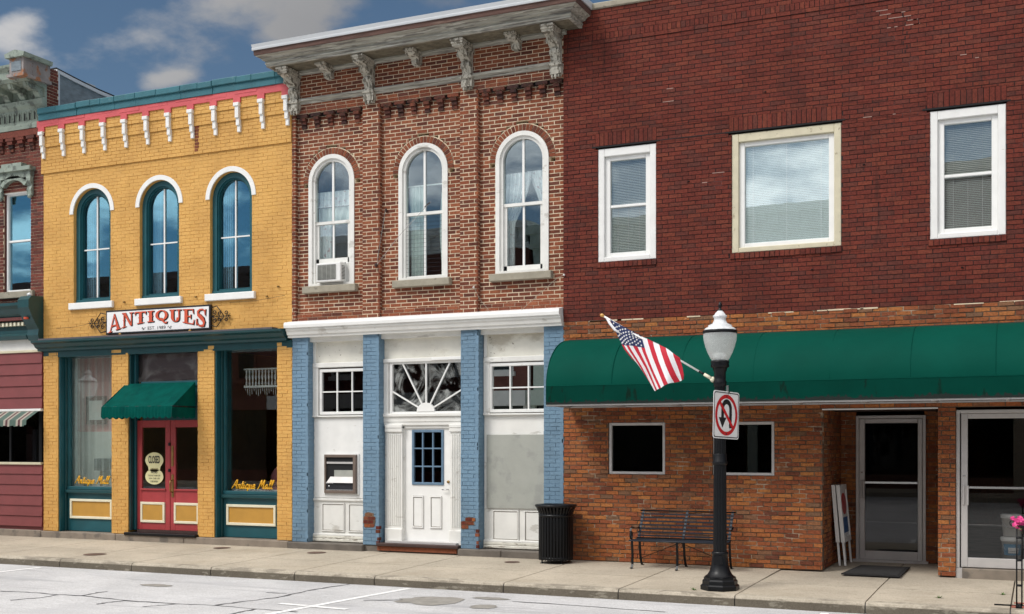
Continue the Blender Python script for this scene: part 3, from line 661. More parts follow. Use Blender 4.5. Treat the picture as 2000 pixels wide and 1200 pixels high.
m.box(Y0-.09, Y1+.0, -.095, .1, 8.355, 8.49, PINK)
for x in XB: m.box(max(Y0-.10, x-.09), min(x+.07, Y1+.001), -.10, .1, 8.262, 8.36, PINK)
for i in range(9):
    a = Y0+i*.7; m.box(a, a+.5, -.098-.003*(i % 2), -.09, 8.40+.02*(i % 3), 8.47, PINK)
m.build('red_band', YB)
m = MB()
xx = Y0-.03
while xx < Y1:
    e = min(xx+random.uniform(.25, .6), Y1); j = random.uniform(-.006, .006)
    m.bbox(xx, e, -.15+j, .35, 8.615+j, 8.735+j*1.5, TEAL2, .012); m.bbox(xx, e+.0, -.115+j, .30, 8.485, 8.62, TEAL2, .004); xx = e
m.build('teal_coping', YB)
for x in XB:
    m = MB(); x = min(max(x, Y0+.02), Y1-.06)
    m.bbox(x-.07, x+.055, -.135, -.05, 8.190, 8.258, WHITE2, .006); m.bbox(x-.042, x+.04, -.118, -.05, 7.975, 8.192, WHITE2, .005)
    m.bbox(x-.036, x+.040, -.092, -.02, 7.84, 7.977, WHITE2, .005); m.bbox(x-.026, x+.045, -.068, -.02, 7.72, 7.842, WHITE2, .005)
    m.build('parapet_bracket', YB)
m = MB(); m.box(Y0, Y1, .35, 12, 8.0, 8.1, SLATE); m.box(Y0, Y1, 11.9, 12, 0, 8, YEL_B); m.box(Y0+.25, Y1-.25, .6, 12, 4.2, 4.3, ROOM); m.box(Y0, Y1, .28, .33, 8.0, 8.6, YEL_B)
m.build('roof', YB)
for c in YC:
    m = MB(); y = .075
    m.ring(c, YZS, .385, YR-.002, y, y+.05, TEAL, zb=YZB+.02); m.ring(c, YZS, .36, .420, y+.03, y+.09, TEAL, zb=YZB+.02); m.ring(c, YZS, .345, .385, y+.06, y+.13, TEALD, zb=YZB+.02)
    m.bbox(c-YR, c+YR, y-.02, y+.12, YZB, YZB+.065, TEAL); m.box(c-.37, c+.37, y+.03, y+.12, YZB+.06, YZB+.10, TEAL)
    f = m.build('window_frame', YB)
    m = MB(); m.prism(archpts(c, YZS, .36, YZB+.09), y+.095, y+.099, G_YEL); m.build('pane', f)
    m = MB(); m.box(c-.014, c+.014, y+.07, y+.094, YZB+.09, YZS+.355, WHITE2); m.box(c-.355, c+.355, y+.072, y+.094, 5.80, 5.825, WHITE2); m.build('muntin', f)
    m = MB(); m.ring(c, YZS, YR+.002, YR+.095, -.018, .03, WHITE2, n=28); m.build('arch_trim', f)
    m = MB(); m.bbox(c-.575, c+.575, -.06, .10, 4.60, YZB-.002, WHITE2, .01); m.build('sill', f)
# first-floor interior curtain edges
for c, gl in zip(YC, ('left', 'middle', 'right')):
    m = MB()
    for k in range(10):
        x = c-.40+k*.026; m.box(x, x+.02, .24+.012*(k % 2), .25+.012*(k % 2), 4.8, 6.9, SHEER)
    tag(m.build('curtain'), f'pale sheer curtain hanging behind the {gl} teal arched window', 'curtain', 'curtains in the upper windows')
# storefront
m = MB()
m.prism([(.05, 3.78), (-.06, 3.79), (-.07, 3.83), (-.13, 3.86), (-.17, 3.92), (-.24, 3.95), (-.25, 3.99), (.05, 4.02)], Y0-.10, Y1-.08, TEALD, axis='x')
m.box(Y0, Y1, .0, .5, 3.66, 3.80, TEALD)
m.build('storefront_cornice', YB)
m = MB(); m.box(Y0+.05, Y1-.3, -.20, -.02, 3.992, 4.03, M('lead_flashing', (.10, .09, .10), .6)); m.build('flashing', YB)
PX = [(-18.57, -18.18), (-16.757, -16.337), (-14.62, -14.232), (-12.79, -12.46)]
for a, b in PX:
    m = MB(); bricks(m, a, b, .125, 3.76, 0, YEL_B, MORT_YEL, gap=.008, depth=.45, jit=.003)
    bricks(m, .02, .45, .125, 3.70, b, YEL_B, MORT_YEL, gap=.008, depth=.1, axis='y', jit=.003); m.build('pier', YB)
def shopwin(x0, x1, zs, gz, par, i):
    y = .22; m = MB()
    m.box(x0, x0+.035, .03, y+.25, .125, 3.72, TEAL); m.bbox(x0+.035, x0+.075, y-.08, y+.02, .125, 3.72, TEALD, .008); m.bbox(x0+.03, x0+.10, y-.02, y+.06, .125, 3.70, TEAL, .008)
    m.box(x1-.01, x1+.03, .1, y+.05, .125, 3.72, TEAL)
    m.box(x0, x1+.02, y-.02, y+.2, 3.685, 3.80, TEALD)
    m.bbox(x0+.10, x1, y-.02, y+.05, .125, gz-.12, TEAL); m.bbox(x0+.05, x1, y-.10, y+.06, gz-.13, gz-.065, TEALD, .01); m.bbox(x0+.05, x1, y-.05, y+.06, gz-.065, gz+.005, TEAL, .01)
    f = m.build('display_window', par)
    g = MB(); g.box(x0+.10, x1+.02, y+.045, y+.049, gz, 3.69, G_SHOP); p = g.build('pane', f)
    m = MB(); a, b = x0+.15, x1-.155; fr = .05
    m.bbox(a, b, y-.055, y-.015, zs[0], zs[0]+fr, CREAM); m.bbox(a, b, y-.055, y-.015, zs[1]-fr, zs[1], CREAM); m.bbox(a, a+fr, y-.056, y-.015, zs[0]+fr, zs[1]-fr, CREAM); m.bbox(b-fr, b, y-.056, y-.015, zs[0]+fr, zs[1]-fr, CREAM)
    m.box(a+fr, b-fr, y-.03, y-.02, zs[0]+fr, zs[1]-fr, OCHRE); m.build('bulkhead_panel', f)
    return f, p
f1, p1 = shopwin(-18.18, -16.757, (.38, .78), 1.03, YB, 0)
f2, p2 = shopwin(-14.232, -12.79, (.355, .75), 1.0, YB, 1)
# script lettering, drawn stroke by stroke
GL = {'A': [[(0, 0), (.18, .35), (.42, 1), (.50, 1), (.52, .5), (.55, 0), (.65, .03)], [(.12, .38), (.55, .42)]],
      'n': [[(0, .42), (.08, .5), (.08, 0)], [(.08, .3), (.2, .5), (.28, .45), (.28, .06), (.36, 0), (.42, .08)]],
      't': [[(.1, .85), (.08, .1), (.16, 0), (.26, .1)], [(0, .55), (.24, .58)]],
      'i': [[(0, .4), (.07, .5), (.07, .08), (.14, 0), (.22, .1)], [(.10, .70), (.12, .74)]],
      'q': [[(.34, .46), (.18, .5), (.04, .3), (.08, .05), (.2, .02), (.32, .2), (.34, .46), (.32, -.4), (.38, -.3), (.46, .1)]],
      'u': [[(0, .45), (.06, .5), (.06, .1), (.14, 0), (.26, .12), (.28, .5), (.28, .08), (.36, 0), (.42, .1)]],
      'e': [[(.02, .2), (.24, .3), (.22, .48), (.1, .48), (.03, .25), (.1, 0), (.26, .06), (.34, .16)]],
      'M': [[(0, .05), (.08, 0), (.16, .3), (.28, 1), (.34, 1), (.40, .2), (.62, 1), (.68, 1), (.64, .1), (.72, 0), (.8, .1)]],
      'a': [[(.30, .44), (.16, .5), (.03, .28), (.08, .03), (.2, .05), (.3, .4), (.3, .06), (.38, 0), (.44, .1)]],
      'l': [[(.02, .15), (.2, .75), (.22, 1), (.13, 1), (.08, .6), (.08, .08), (.16, 0), (.24, .1)]], ' ': []}
ADV = {'A': .68, 'n': .44, 't': .26, 'i': .24, 'q': .46, 'u': .42, 'e': .34, 'M': .84, 'a': .44, 'l': .26, ' ': .3}
def script(word, x0, x1, z0, h, y, mat, name, par, r=.013):
    tot = sum(ADV[c] for c in word); k = (x1-x0)/(tot+.1); m = MB(); x = 0
    for c in word:
        for st in GL[c]:
            pts = [(x0+(x+p[0])*k+p[1]*h*.28, y, z0+p[1]*h) for p in st]
            sm = []
            for i in range(len(pts)-1):
                sm += [tuple(pts[i][q]+(pts[i+1][q]-pts[i][q])*t for q in range(3)) for t in (0, .5)]
            sm.append(pts[-1]); m.tube(sm, r, mat, 6, flat=(.2, 1) if False else (1, 1))
        x += ADV[c]
    return m.build(name, par)
script('Antique Mall', -17.98, -17.06, 1.09, .155, .258, GOLD, 'window_lettering', p1, r=.011)
script('Antique Mall', -14.02, -13.06, 1.045, .165, .258, GOLD, 'window_lettering', p2, r=.012)
# entrance: recessed frame, transom, two leaves
m = MB(); y = .18
m.box(-16.337, -16.30, .03, y+.1, .2, 3.72, TEALD); m.bbox(-16.30, -16.255, y-.06, y+.05, .2, 3.72, TEAL, .008); m.box(-14.64, -14.60, .1, y+.1, .2, 3.72, TEAL)
m.bbox(-16.25, -14.62, y-.05, y+.08, 3.66, 3.80, TEALD); m.bbox(-16.14, -14.62, y-.04, y+.08, 3.02, 3.12, TEAL); m.box(-16.12, -14.62, y-.01, y+.08, 2.36, 3.02, TEALD)
DF = m.build('door_frame', YB)
g = MB(); g.box(-16.25, -14.62, y+.02, y+.03, 3.12, 3.68, G_TEX); g.build('transom_glass', DF)
XL = [(-16.26, -15.435), (-15.425, -14.60)]
for i, (a, b) in enumerate(XL):
    m = MB(); yd = .17
    m.bbox(a, a+.12, yd, yd+.05, .21, 2.36, REDD); m.bbox(b-.12, b, yd, yd+.05, .21, 2.36, REDD); m.bbox(a+.12, b-.12, yd, yd+.05, 2.22, 2.36, REDD); m.bbox(a+.12, b-.12, yd+.001, yd+.05, .21, 1.0, REDD)
    m.bbox(a+.10, b-.10, yd-.03, yd+.01, .985, 1.02, REDD)
    d = m.build('door', YB)
    g = MB(); g.box(a+.12, b-.12, yd+.02, yd+.025, 1.0, 2.22, G_SHOP); g.build('pane', d)
    m = MB(); p, q, r_, s_, fr = a+.10, b-.12, .35, .755, .05
    m.bbox(p, q, yd-.025, yd+.005, r_, r_+fr, CREAM); m.bbox(p, q, yd-.025, yd+.005, s_-fr, s_, CREAM); m.bbox(p, p+fr, yd-.026, yd+.005, r_+fr, s_-fr, CREAM); m.bbox(q-fr, q, yd-.026, yd+.005, r_+fr, s_-fr, CREAM)
    m.box(p+fr, q-fr, yd-.012, yd-.005, r_+fr, s_-fr, OCHRE); m.build('kick_panel', d)
    if i == 1:
        m = MB(); m.bbox(a+.03, a+.085, yd-.012, yd+.002, .86, 1.30, BRASS, .003); m.tube([(a+.055, yd-.01, .95), (a+.055, yd-.07, .98), (a+.055, yd-.075, 1.1), (a+.055, yd-.07, 1.17), (a+.055, yd-.01, 1.20)], .013, BRASS, 8)
        m.box(a+.03, a+.08, yd-.01, yd+.002, 1.46, 1.86, BRASS); m.build('handle', d)
    else:
        for zl in (1.35, 1.86): m = MB(); m.box(b-.02, b+.02, yd-.03, yd, zl, zl+.06, BLACK); m.build('latch', d)
        DL = d
m = MB(); m.bbox(-16.36, -14.60, -.10, .45, .11, .165, BLACK, .01); m.box(-16.2, -14.6, .1, .45, .165, .21, DARKW); m.build('threshold', YB)
# green door awning with scalloped valance
m = MB(); ax0, ax1 = -16.43, -14.70; yo = -.62; zt, zf = 3.08, 2.60
N_ = 16
def ap(u, t): return (ax0+(ax1-ax0)*u, .03+(yo-.03)*t, zt+(zf-zt)*t-.02*math.sin(PI*t)-.004*math.sin(u*40)*t)
vs = [ap(i/N_, j/6) for j in range(7) for i in range(N_+1)]
m.mesh(vs, [(j*(N_+1)+i, (j+1)*(N_+1)+i, (j+1)*(N_+1)+i+1, j*(N_+1)+i+1) for j in range(6) for i in range(N_)], AWC, True)
for xs in (ax0, ax1): m.mesh([(xs, .03, zt), (xs, yo, zf), (xs, .03, zf)], [(0, 1, 2)], AWC)
aw = m.build('door_awning', YB)
m = MB(); K = 60
def val(p0, p1, n):
    vs = []
    for i in range(n+1):
        t = i/n; x = p0[0]+(p1[0]-p0[0])*t; yy = p0[1]+(p1[1]-p0[1])*t; w_ = .012*math.sin(i*1.9)
        vs += [(x, yy, zf), (x, yy-.01+w_, zf-.14), (x, yy-.012+w_, zf-.19-.035*abs(math.sin(i/n*PI*round(n/6))))]
    m.mesh(vs, [q for i in range(n) for q in ((i*3, i*3+1, i*3+4, i*3+3), (i*3+1, i*3+2, i*3+5, i*3+4))], AWC, True)
val((ax0, yo), (ax1, yo), 72); val((ax0, .03), (ax0, yo), 24); val((ax1, yo), (ax1, .03), 24)
m.build('valance', aw)
m = MB(); m.tube([(ax0, .03, zf), (ax0, yo+.02, zf), (ax1, yo+.02, zf), (ax1, .03, zf)], .012, BLACK, 6); m.build('awning_frame', aw)
# things inside the shop
m = MB(); PLB = M('pale_backing_board', (.72, .74, .70), .9, .08, 3)
m.box(-18.32, -16.6, .62, .66, 2.15, 3.9, ROOMP); m.box(-18.32, -16.6, .60, .66, .6, 2.15, PLB); m.box(-18.3, -12.6, .66, 4.5, .60, .66, ROOM); m.build('display_backing', YB)
m = MB(); m.bbox(-17.97, -17.44, .55, .59, 2.30, 2.88, M('frame_wood', (.14, .045, .025), .4)); m.box(-17.88, -17.53, .544, .55, 2.39, 2.79, PLB); tag(m.build('picture_frame'), 'brown wooden picture frame in the left shop display window', 'picture frame')
m = MB()
for k in range(58):
    x = -18.15+k*.026; m.box(x, x+(.016 if x < -17.95 else .006), .36+.010*math.sin(k*.9), .364+.010*math.sin(k*.9), 1.0, 3.7, SHEER)
tag(m.build('sheer_curtain'), 'thin striped sheer curtain inside the left shop display window', 'curtain')
m = MB(); m.bbox(-17.62, -17.30, .42, .55, 1.35, 1.60, M('display_grey_box', (.10, .11, .11), .5)); m.box(-17.50, -17.46, .46, .50, 1.0, 1.35, BRASS); tag(m.build('display_box'), 'small dark grey display box on a stem in the left shop window', 'box')
for (a, b, lb) in ((-17.9, -16.7, 'white beads and shells along the foot of the left shop window'), (-14.0, -12.78, 'white beads and shells along the foot of the right shop window')):
    m = MB(); m.box(a, b, .3, .6, .9, .985, ROOM)
    for k in range(150):
        x = random.uniform(a, b); yy = random.uniform(.29, .42); r = random.uniform(.008, .02); m.lathe([(.001, -r), (r, 0), (.001, r)], WHITE, (x, yy, .995+random.uniform(0, .03)), 5)
    tag(m.build('bead_row'), lb, 'beads')
m = MB()
for k in range(17):
    x = -13.95+k*.075; m.lathe([(.012, 0), (.022, .04), (.010, .09), (.024, .16), (.012, .22), (.022, .27), (.012, .30)], WHITE, (x, .62, 3.02), 8)
m.box(-14.0, -12.7, .60, .64, 3.32, 3.35, WHITE); m.box(-14.0, -12.7, .60, .64, 2.98, 3.02, WHITE)
for k in range(26):
    x = -13.97+k*.05; m.tube([(x, .61, 2.98), (x+.01, .61, 2.98-.06-.10*abs(math.sin(k*.8)))], .005, WHITE, 4)
tag(m.build('spindle_valance'), 'white turned spindle rail hung across the right shop window', 'spindle rail')
m = MB(); m.lathe([(.001, .16), (.05, .16), (.06, .12), (.13, .09), (.15, .02), (.11, -.04), (.001, -.05)], WHITE, (-13.0, .75, 3.02), 20); m.tube([(-13.0, .75, 3.16), (-13.0, .75, 4.0)], .006, BRASS, 5)
tag(m.build('hanging_lamp'), 'white glass hanging lamp inside the right shop window', 'lamp')
CH = thing('round_back_chair', (-13.35, .80, .66), 'burgundy round back chair inside the right shop window', 'chair')
PL = M('plum_velvet', (.20, .06, .07), .8, .15)
m = MB(); m.lathe([(.001, -.05), (.30, -.04), (.36, 0), (.30, .05), (.001, .06)], PL, (0, 0, 0), 28)
m.v = [(v[0], v[2]+.25, v[1]*.9+.52) for v in m.v]; m.build('backrest', CH, local=True)
m = MB(); m.lathe([(.001, .10), (.30, .10), (.33, .05), (.30, 0), (.001, 0)], PL, (0, 0, .3), 20); m.build('seat', CH, local=True)
for sx, sy in ((1, 1), (1, -1), (-1, 1), (-1, -1)):
    m = MB(); m.tube([(sx*.2, sy*.2, .3), (sx*.24, sy*.24, 0)], [.025, .015], DARKW, 8); m.build('leg', CH, local=True)
# closed / hours signs hanging in the left red door
m = MB(); cx_, cz_ = -15.815, 1.575
pts = [(cx_+.225*math.cos(a), cz_+.155*math.sin(a)) for a in [math.radians(d) for d in range(-30, 211, 8)]]
pts += [(cx_-.15, cz_-.13), (cx_-.14, cz_-.19), (cx_-.07, cz_-.22), (cx_, cz_-.23), (cx_+.07, cz_-.22), (cx_+.14, cz_-.19), (cx_+.15, cz_-.13)]
m.prism(pts, .155, .165, SCREAM); CS = tag(m.build('closed_sign'), 'cream oval CLOSED sign hanging in the red shop door', 'sign')
def fp(x, y, z): return lambda u, t, d: (x+u, y+d, z+t)
text('CLOSED', SIGNK, 'lettering', CS, .29, .15, fp(cx_, .154, cz_+.015), bold=.03)
text('COME AGAIN', M('sign_olive', (.25, .2, .08), .6), 'lettering', CS, .20, .04, fp(cx_, .154, cz_-.17))
m = MB(); cz2 = 1.255; m.prism([(cx_+.225*math.cos(2*PI*i/40), cz2+.155*math.sin(2*PI*i/40)) for i in range(40)], .155, .165, SCREAM)
HS = tag(m.build('hours_sign'), 'cream oval shop hours sign below the CLOSED sign in the red door', 'sign')
text('HOURS', SIGNK, 'lettering', HS, .16, .045, fp(cx_, .154, cz2+.085), bold=.02); text('TUE-SAT 10:00-5:00', SIGNK, 'lettering', HS, .30, .032, fp(cx_, .154, cz2+.02)); text('SUN 12:00-5:00', SIGNK, 'lettering', HS, .27, .032, fp(cx_, .154, cz2-.035)); text('CLOSED MONDAY', SIGNK, 'lettering', HS, .20, .032, fp(cx_, .154, cz2-.095))

# ---------------------------------------------------------------- ANTIQUES sign
SG = thing('shop_sign', (-15.56, -.05, 4.06), 'white ANTIQUES EST. 1989 sign board with black border and scroll brackets', 'sign')
sx0, sx1, sz0, sz1, ys = -16.85, -14.27, 4.06, 4.535, -.06
m = MB(); m.bbox(sx0, sx1, ys, -.012, sz0, sz1, SIGNK, .008); m.build('border', SG)
m = MB(); m.box(sx0+.035, sx1-.035, ys-.004, ys, sz0+.035, sz1-.035, SIGNW); m.build('face', SG)
def P2(l): return l
LET = {}
def q(*p): return list(p)
LET['A'] = (1.0, [q((.02, 0), (.10, 0), (.47, .95), (.42, 1)), q((.42, 1), (.50, 1), (.93, 0), (.68, 0)), q((.2, .28), (.72, .28), (.70, .36), (.23, .36)), q((-.06, 0), (.22, 0), (.22, .06), (-.06, .06)), q((.58, 0), (1.02, 0), (1.02, .06), (.58, .06))])
LET['N'] = (1.0, [q((.13, 0), (.22, 0), (.22, 1), (.13, 1)), q((.10, 1), (.34, 1), (.86, 0), (.72, 0)), q((.77, 0), (.86, 0), (.86, 1), (.77, 1)), q((0, 0), (.36, 0), (.36, .06), (0, .06)), q((0, .94), (.3, .94), (.3, 1), (0, 1)), q((.64, .94), (1, .94), (1, 1), (.64, 1)), q((.06, .48), (.3, .48), (.18, .56))])
LET['T'] = (.95, [q((.02, .90), (.98, .90), (.98, 1), (.02, 1)), q((.37, 0), (.63, 0), (.63, 1), (.37, 1)), q((.2, 0), (.8, 0), (.8, .07), (.2, .07)), q((.02, .68), (.10, .90), (.02, 1), (-.02, .9)), q((.98, .68), (.90, .90), (.98, 1), (1.02, .9)), q((.28, .5), (.5, .42), (.72, .5), (.5, .58))])
LET['I'] = (.55, [q((.26, 0), (.74, 0), (.74, 1), (.26, 1)), q((0, 0), (1, 0), (1, .08), (0, .08)), q((0, .92), (1, .92), (1, 1), (0, 1)), q((.12, .5), (.5, .4), (.88, .5), (.5, .6))])
LET['E'] = (.95, [q((.15, 0), (.42, 0), (.42, 1), (.15, 1)), q((0, 0), (.95, 0), (.95, .07), (0, .07)), q((0, .93), (.92, .93), (.92, 1), (0, 1)), q((.4, .46), (.7, .46), (.7, .54), (.4, .54)), q((.88, .07), (.95, 0), (1.0, .32), (.95, .32)), q((.85, .93), (.92, 1), (.95, .70), (.90, .70)), q((.66, .36), (.72, .36), (.72, .64), (.66, .64))])
LET['U'] = (1.0, [q((.14, .35), (.38, .35), (.38, 1), (.14, 1)), q((.76, .35), (.86, .35), (.86, 1), (.76, 1)), q((0, .93), (.52, .93), (.52, 1), (0, 1)), q((.62, .93), (1, .93), (1, 1), (.62, 1)), ('arc', .50, .36, .36, .36, .12, .30, PI, 2*PI)])
LET['Q'] = (1.05, [('arc', .5, .55, .50, .46, .27, .38, 0, 2*PI), q((.40, .18), (.52, .30), (.80, -.08), (.70, -.16)), q((.70, -.16), (.80, -.08), (.98, .02), (.90, -.18)), q((.30, .14), (.40, .18), (.52, .30), (.40, .32))])
LET['S'] = (.85, [('stroke', [(.88, .70), (.84, .90), (.62, .97), (.38, .95), (.2, .82), (.22, .66), (.45, .55), (.68, .42), (.80, .28), (.74, .10), (.5, .03), (.25, .05), (.12, .2), (.10, .34)], [.05, .07, .08, .10, .17, .22, .27, .27, .22, .15, .10, .09, .08, .05]), q((.84, .72), (.92, .62), (.96, 1), (.88, .95)), q((.02, .0), (.10, .05), (.14, .40), (.04, .40))])
def letterpolys(ch):
    out = []
    for g in LET[ch][1]:
        if g[0] == 'arc':
            _, cx_, cy_, ro, rov, ri, riv, a0, a1 = g; n = 22
            for i in range(n):
                t0 = a0+(a1-a0)*i/n; t1 = a0+(a1-a0)*(i+1)/n
                out.append([(cx_+ro*math.cos(t0), cy_+rov*math.sin(t0)), (cx_+ro*math.cos(t1), cy_+rov*math.sin(t1)), (cx_+ri*math.cos(t1), cy_+riv*math.sin(t1)), (cx_+ri*math.cos(t0), cy_+riv*math.sin(t0))])
        elif g[0] == 'stroke':
            _, p, wd = g; L = []; R = []
            for i, c in enumerate(p):
                a = p[max(0, i-1)]; b = p[min(len(p)-1, i+1)]; dx_, dy_ = b[0]-a[0], b[1]-a[1]; l = math.hypot(dx_, dy_)
                L.append((c[0]-dy_/l*wd[i]/2, c[1]+dx_/l*wd[i]/2)); R.append((c[0]+dy_/l*wd[i]/2, c[1]-dx_/l*wd[i]/2))
            for i in range(len(p)-1): out.append([L[i], R[i], R[i+1], L[i+1]])
        else: out.append(g)
    return out
word = 'ANTIQUES'; tot = sum(LET[c][0] for c in word)+.13*7; X0_, X1_ = sx0+.10, sx1-.09; kx = (X1_-X0_)/tot
def signwarp(u, v):
    t = (u-.5)*2; top = sz1-.055-.025*t*t; h = .215+.150*t*t
    return (X0_+(X1_-X0_)*u, top-h*(1-v))
for lay, (mat, ox, oz, yy) in enumerate(((SIGNK, .016, -.010, ys-.006), (RUST, 0, 0, ys-.014))):
    m = MB(); x = 0; kk = 0
    for c in word:
        for poly in letterpolys(c):
            P = [signwarp((x+p[0]*LET[c][0])/tot, p[1]) for p in poly]; kk += 1
            grow = .006 if lay == 0 else 0
            cxm = sum(p[0] for p in P)/len(P); czm = sum(p[1] for p in P)/len(P)
            P = [(p[0]+ox+grow*(1 if p[0] > cxm else -1), p[1]+oz+grow*(1 if p[1] > czm else -1)) for p in P]
            m.sheet(P, yy-.0001*(kk % 30), mat)
        x += LET[c][0]+.13
    m.build('letters' if lay else 'letter_shadow', SG)
text('EST. 1989', SIGNK, 'small_lettering', SG, .44, .062, lambda u, t, d: (-15.56+u, ys-.006+d, 4.145+t))
for sx in (-1, 1):
    m = MB(); cx_ = -15.56+sx*.31
    m.tube([(cx_+sx*(.10*i/12-.04), ys-.007, 4.145+.022*math.sin(i*PI/4)) for i in range(13)], .003, SIGNK, 4)
    m.tube([(cx_+sx*(.03+.02*math.cos(i*.6)), ys-.007, 4.135+.018*math.sin(i*.6)) for i in range(10)], .003, SIGNK, 4)
    m.build('flourish', SG)
def spiral(cx_, cz_, r, a0, turns, sgn, n=16):
    return [(cx_+r*(1-.75*i/n)*math.cos(a0+sgn*turns*2*PI*i/n), -.05, cz_+r*(1-.75*i/n)*math.sin(a0+sgn*turns*2*PI*i/n)) for i in range(n+1)]
for sx, xe in ((-1, sx0), (1, sx1)):
    m = MB(); cz_ = 4.30; w_ = .40
    m.tube([(xe, -.05, cz_+.17)]+[(xe+sx*(.04+.10*math.sin(t)), -.05, cz_+.17+.03*math.sin(t*1.0)) for t in (.4, .9, 1.4)]+[(xe+sx*.23, -.05, cz_+.10), (xe+sx*.31, -.05, cz_)], .009, BLACK, 6)
    m.tube([(xe, -.05, cz_-.17)]+[(xe+sx*(.04+.10*math.sin(t)), -.05, cz_-.17-.03*math.sin(t*1.0)) for t in (.4, .9, 1.4)]+[(xe+sx*.23, -.05, cz_-.10), (xe+sx*.31, -.05, cz_)], .009, BLACK, 6)
    m.tube([(xe, -.05, cz_), (xe+sx*.46, -.05, cz_)], .007, BLACK, 6)
    for dzz in (1, -1):
        m.tube([(xe+sx*.02, -.05, cz_)]+spiral(xe+sx*.085, cz_+dzz*.075, .05, -dzz*PI/2, 1.3, dzz*sx), .009, BLACK, 6)
        m.tube(spiral(xe+sx*.21, cz_+dzz*.055, .042, -dzz*PI/2, 1.3, -dzz*sx), .009, BLACK, 6)
        m.tube(spiral(xe+sx*.36, cz_+dzz*.06, .045, -dzz*PI/2, 1.3, dzz*sx), .009, BLACK, 6)
        m.tube([(xe+sx*.40, -.05, cz_), (xe+sx*.46, -.05, cz_+dzz*.05)], [.009, .003], BLACK, 5)
    m.build('scroll_bracket', SG)
for i, (x, lb) in enumerate(((-16.45, 'left'), (-14.72, 'right'))):
    m = MB(); m.lathe([(.001, 0), (.022, .01), (.028, .03), (.001, .05)], YEL_B, (x, -.1, 4.028), 8); m.tube([(x, -.1, 4.03), (x, -.03, 4.06)], .006, BRASS, 5)
    m.build('fixing_clip', SG)
# wire and eye bolts on the yellow wall
m = MB(); m.tube([(-18.2+.4*i, -.02-.03*math.sin(i/3.2*PI), 4.25+.045*i-.06*math.sin(i/3.2*PI)) for i in range(4)], .003, DARKW, 4)
m.tube([(-13.85, -.02, 4.55), (-13.2, -.06, 4.55), (-12.6, -.02, 4.62)], .003, DARKW, 4)
for (x, z) in ((-16.42, 4.69), (-14.65, 4.70), (-13.0, 4.62), (-12.75, 4.79)): m.lathe([(.02, -.015), (.025, 0), (.02, .015)], BRASS, (x, -.02, z), 7)
tag(m.build('guy_wire'), 'thin rusty wire and eye bolts strung across the yellow wall above the ANTIQUES sign', 'wire')

# ================================================================== MIDDLE BRICK BUILDING
MBD = thing('corniced_brick_building', (-9.8, 0, 0), 'red brick building with peeling bracketed cornice, arched white windows and pale blue piers', 'building')
A0, A1 = -12.46, -7.11; RY = .08
WC = [-11.655, -9.77, -7.885]; WR, WZS, WZB = .487, 6.645, 4.758
PIL = [(-10.95, -10.60), (-9.01, -8.67)]
m = MB()
holes = [arch(c, WZS, WR, WZB) for c in WC]
ringh = [arch(c, WZS, WR+.115, WZS-.02) for c in WC]
bricks(m, A0+.07, A1, 4.10, 7.97, RY, MID_B, MORT_MID, holes+ringh, gap=.0145, bw=.215, jit=.002, depth=.22, out=.003)
for c in WC:   # brick voussoirs
    m.ring(c, WZS, WR, WR+.13, RY+.008, RY+.2, MORT_MID, n=28)
    n = 26
    for i in range(n):
        a0 = PI*i/n+.013; a1 = PI*(i+1)/n-.013; j = random.uniform(-.002, .002)
        P = [(c+r*math.cos(a), WZS+r*math.sin(a)) for r, a in ((WR+.004, a0), (WR+.112, a0), (WR+.112, a1), (WR+.004, a1))]
        m.prism(P, RY-.003+j, RY+.03, MID_B)
    m.ring(c, WZS, WR-.001, WR+.02, RY+.012, RY+.2, MORT_MID, zb=WZB)
bricks(m, A0, A0+.075, 3.98, 7.9, 0, MID_B, MORT_MID, depth=.2, gap=.0125)
returns(m, A0+.076, 0, RY, 3.98, 7.9, MID_B, MORT_MID)
bricks(m, A0, A1, 7.97, 8.70, 0, MID_B, MORT_MID, depth=.2, gap=.012, out=.003)
bricks(m, A0, A1, 4.13, 4.26, .035, MID_B, MORT_MID, depth=.2, gap=.010)
m.build('wall', MBD)
for a, b in PIL:
    m = MB(); bricks(m, a, b, 4.13, 7.97, 0, MID_B, MORT_MID, depth=.1, gap=.0145, jit=.002, out=.003)
    returns(m, b+.001, 0, RY, 4.13, 7.97, MID_B, MORT_MID); m.build('pilaster', MBD)
m = MB()
segs = [(A0+.09, PIL[0][0]), (PIL[0][1], PIL[1][0]), (PIL[1][1], A1)]
for a, b in segs:
    n = round((b-a)/.27); p = (b-a)/n
    bricks(m, a, b, 7.905, 7.97, -.01, MID_B, MORT_MID, depth=.1, gap=.01)
    for i in range(n):
        x = a+i*p+p*.5
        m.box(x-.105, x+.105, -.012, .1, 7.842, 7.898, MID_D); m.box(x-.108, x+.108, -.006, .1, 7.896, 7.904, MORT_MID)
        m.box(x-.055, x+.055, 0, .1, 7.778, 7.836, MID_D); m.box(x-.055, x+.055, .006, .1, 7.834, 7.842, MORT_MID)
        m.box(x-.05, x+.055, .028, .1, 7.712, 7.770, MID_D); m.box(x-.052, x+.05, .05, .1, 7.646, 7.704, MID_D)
        m.box(x-.105-.06, x-.105, .045, .1, 7.842, 7.9, DARK)  # black block fills the gap, painting in the shade between teeth
m.build('corbel_table', MBD)
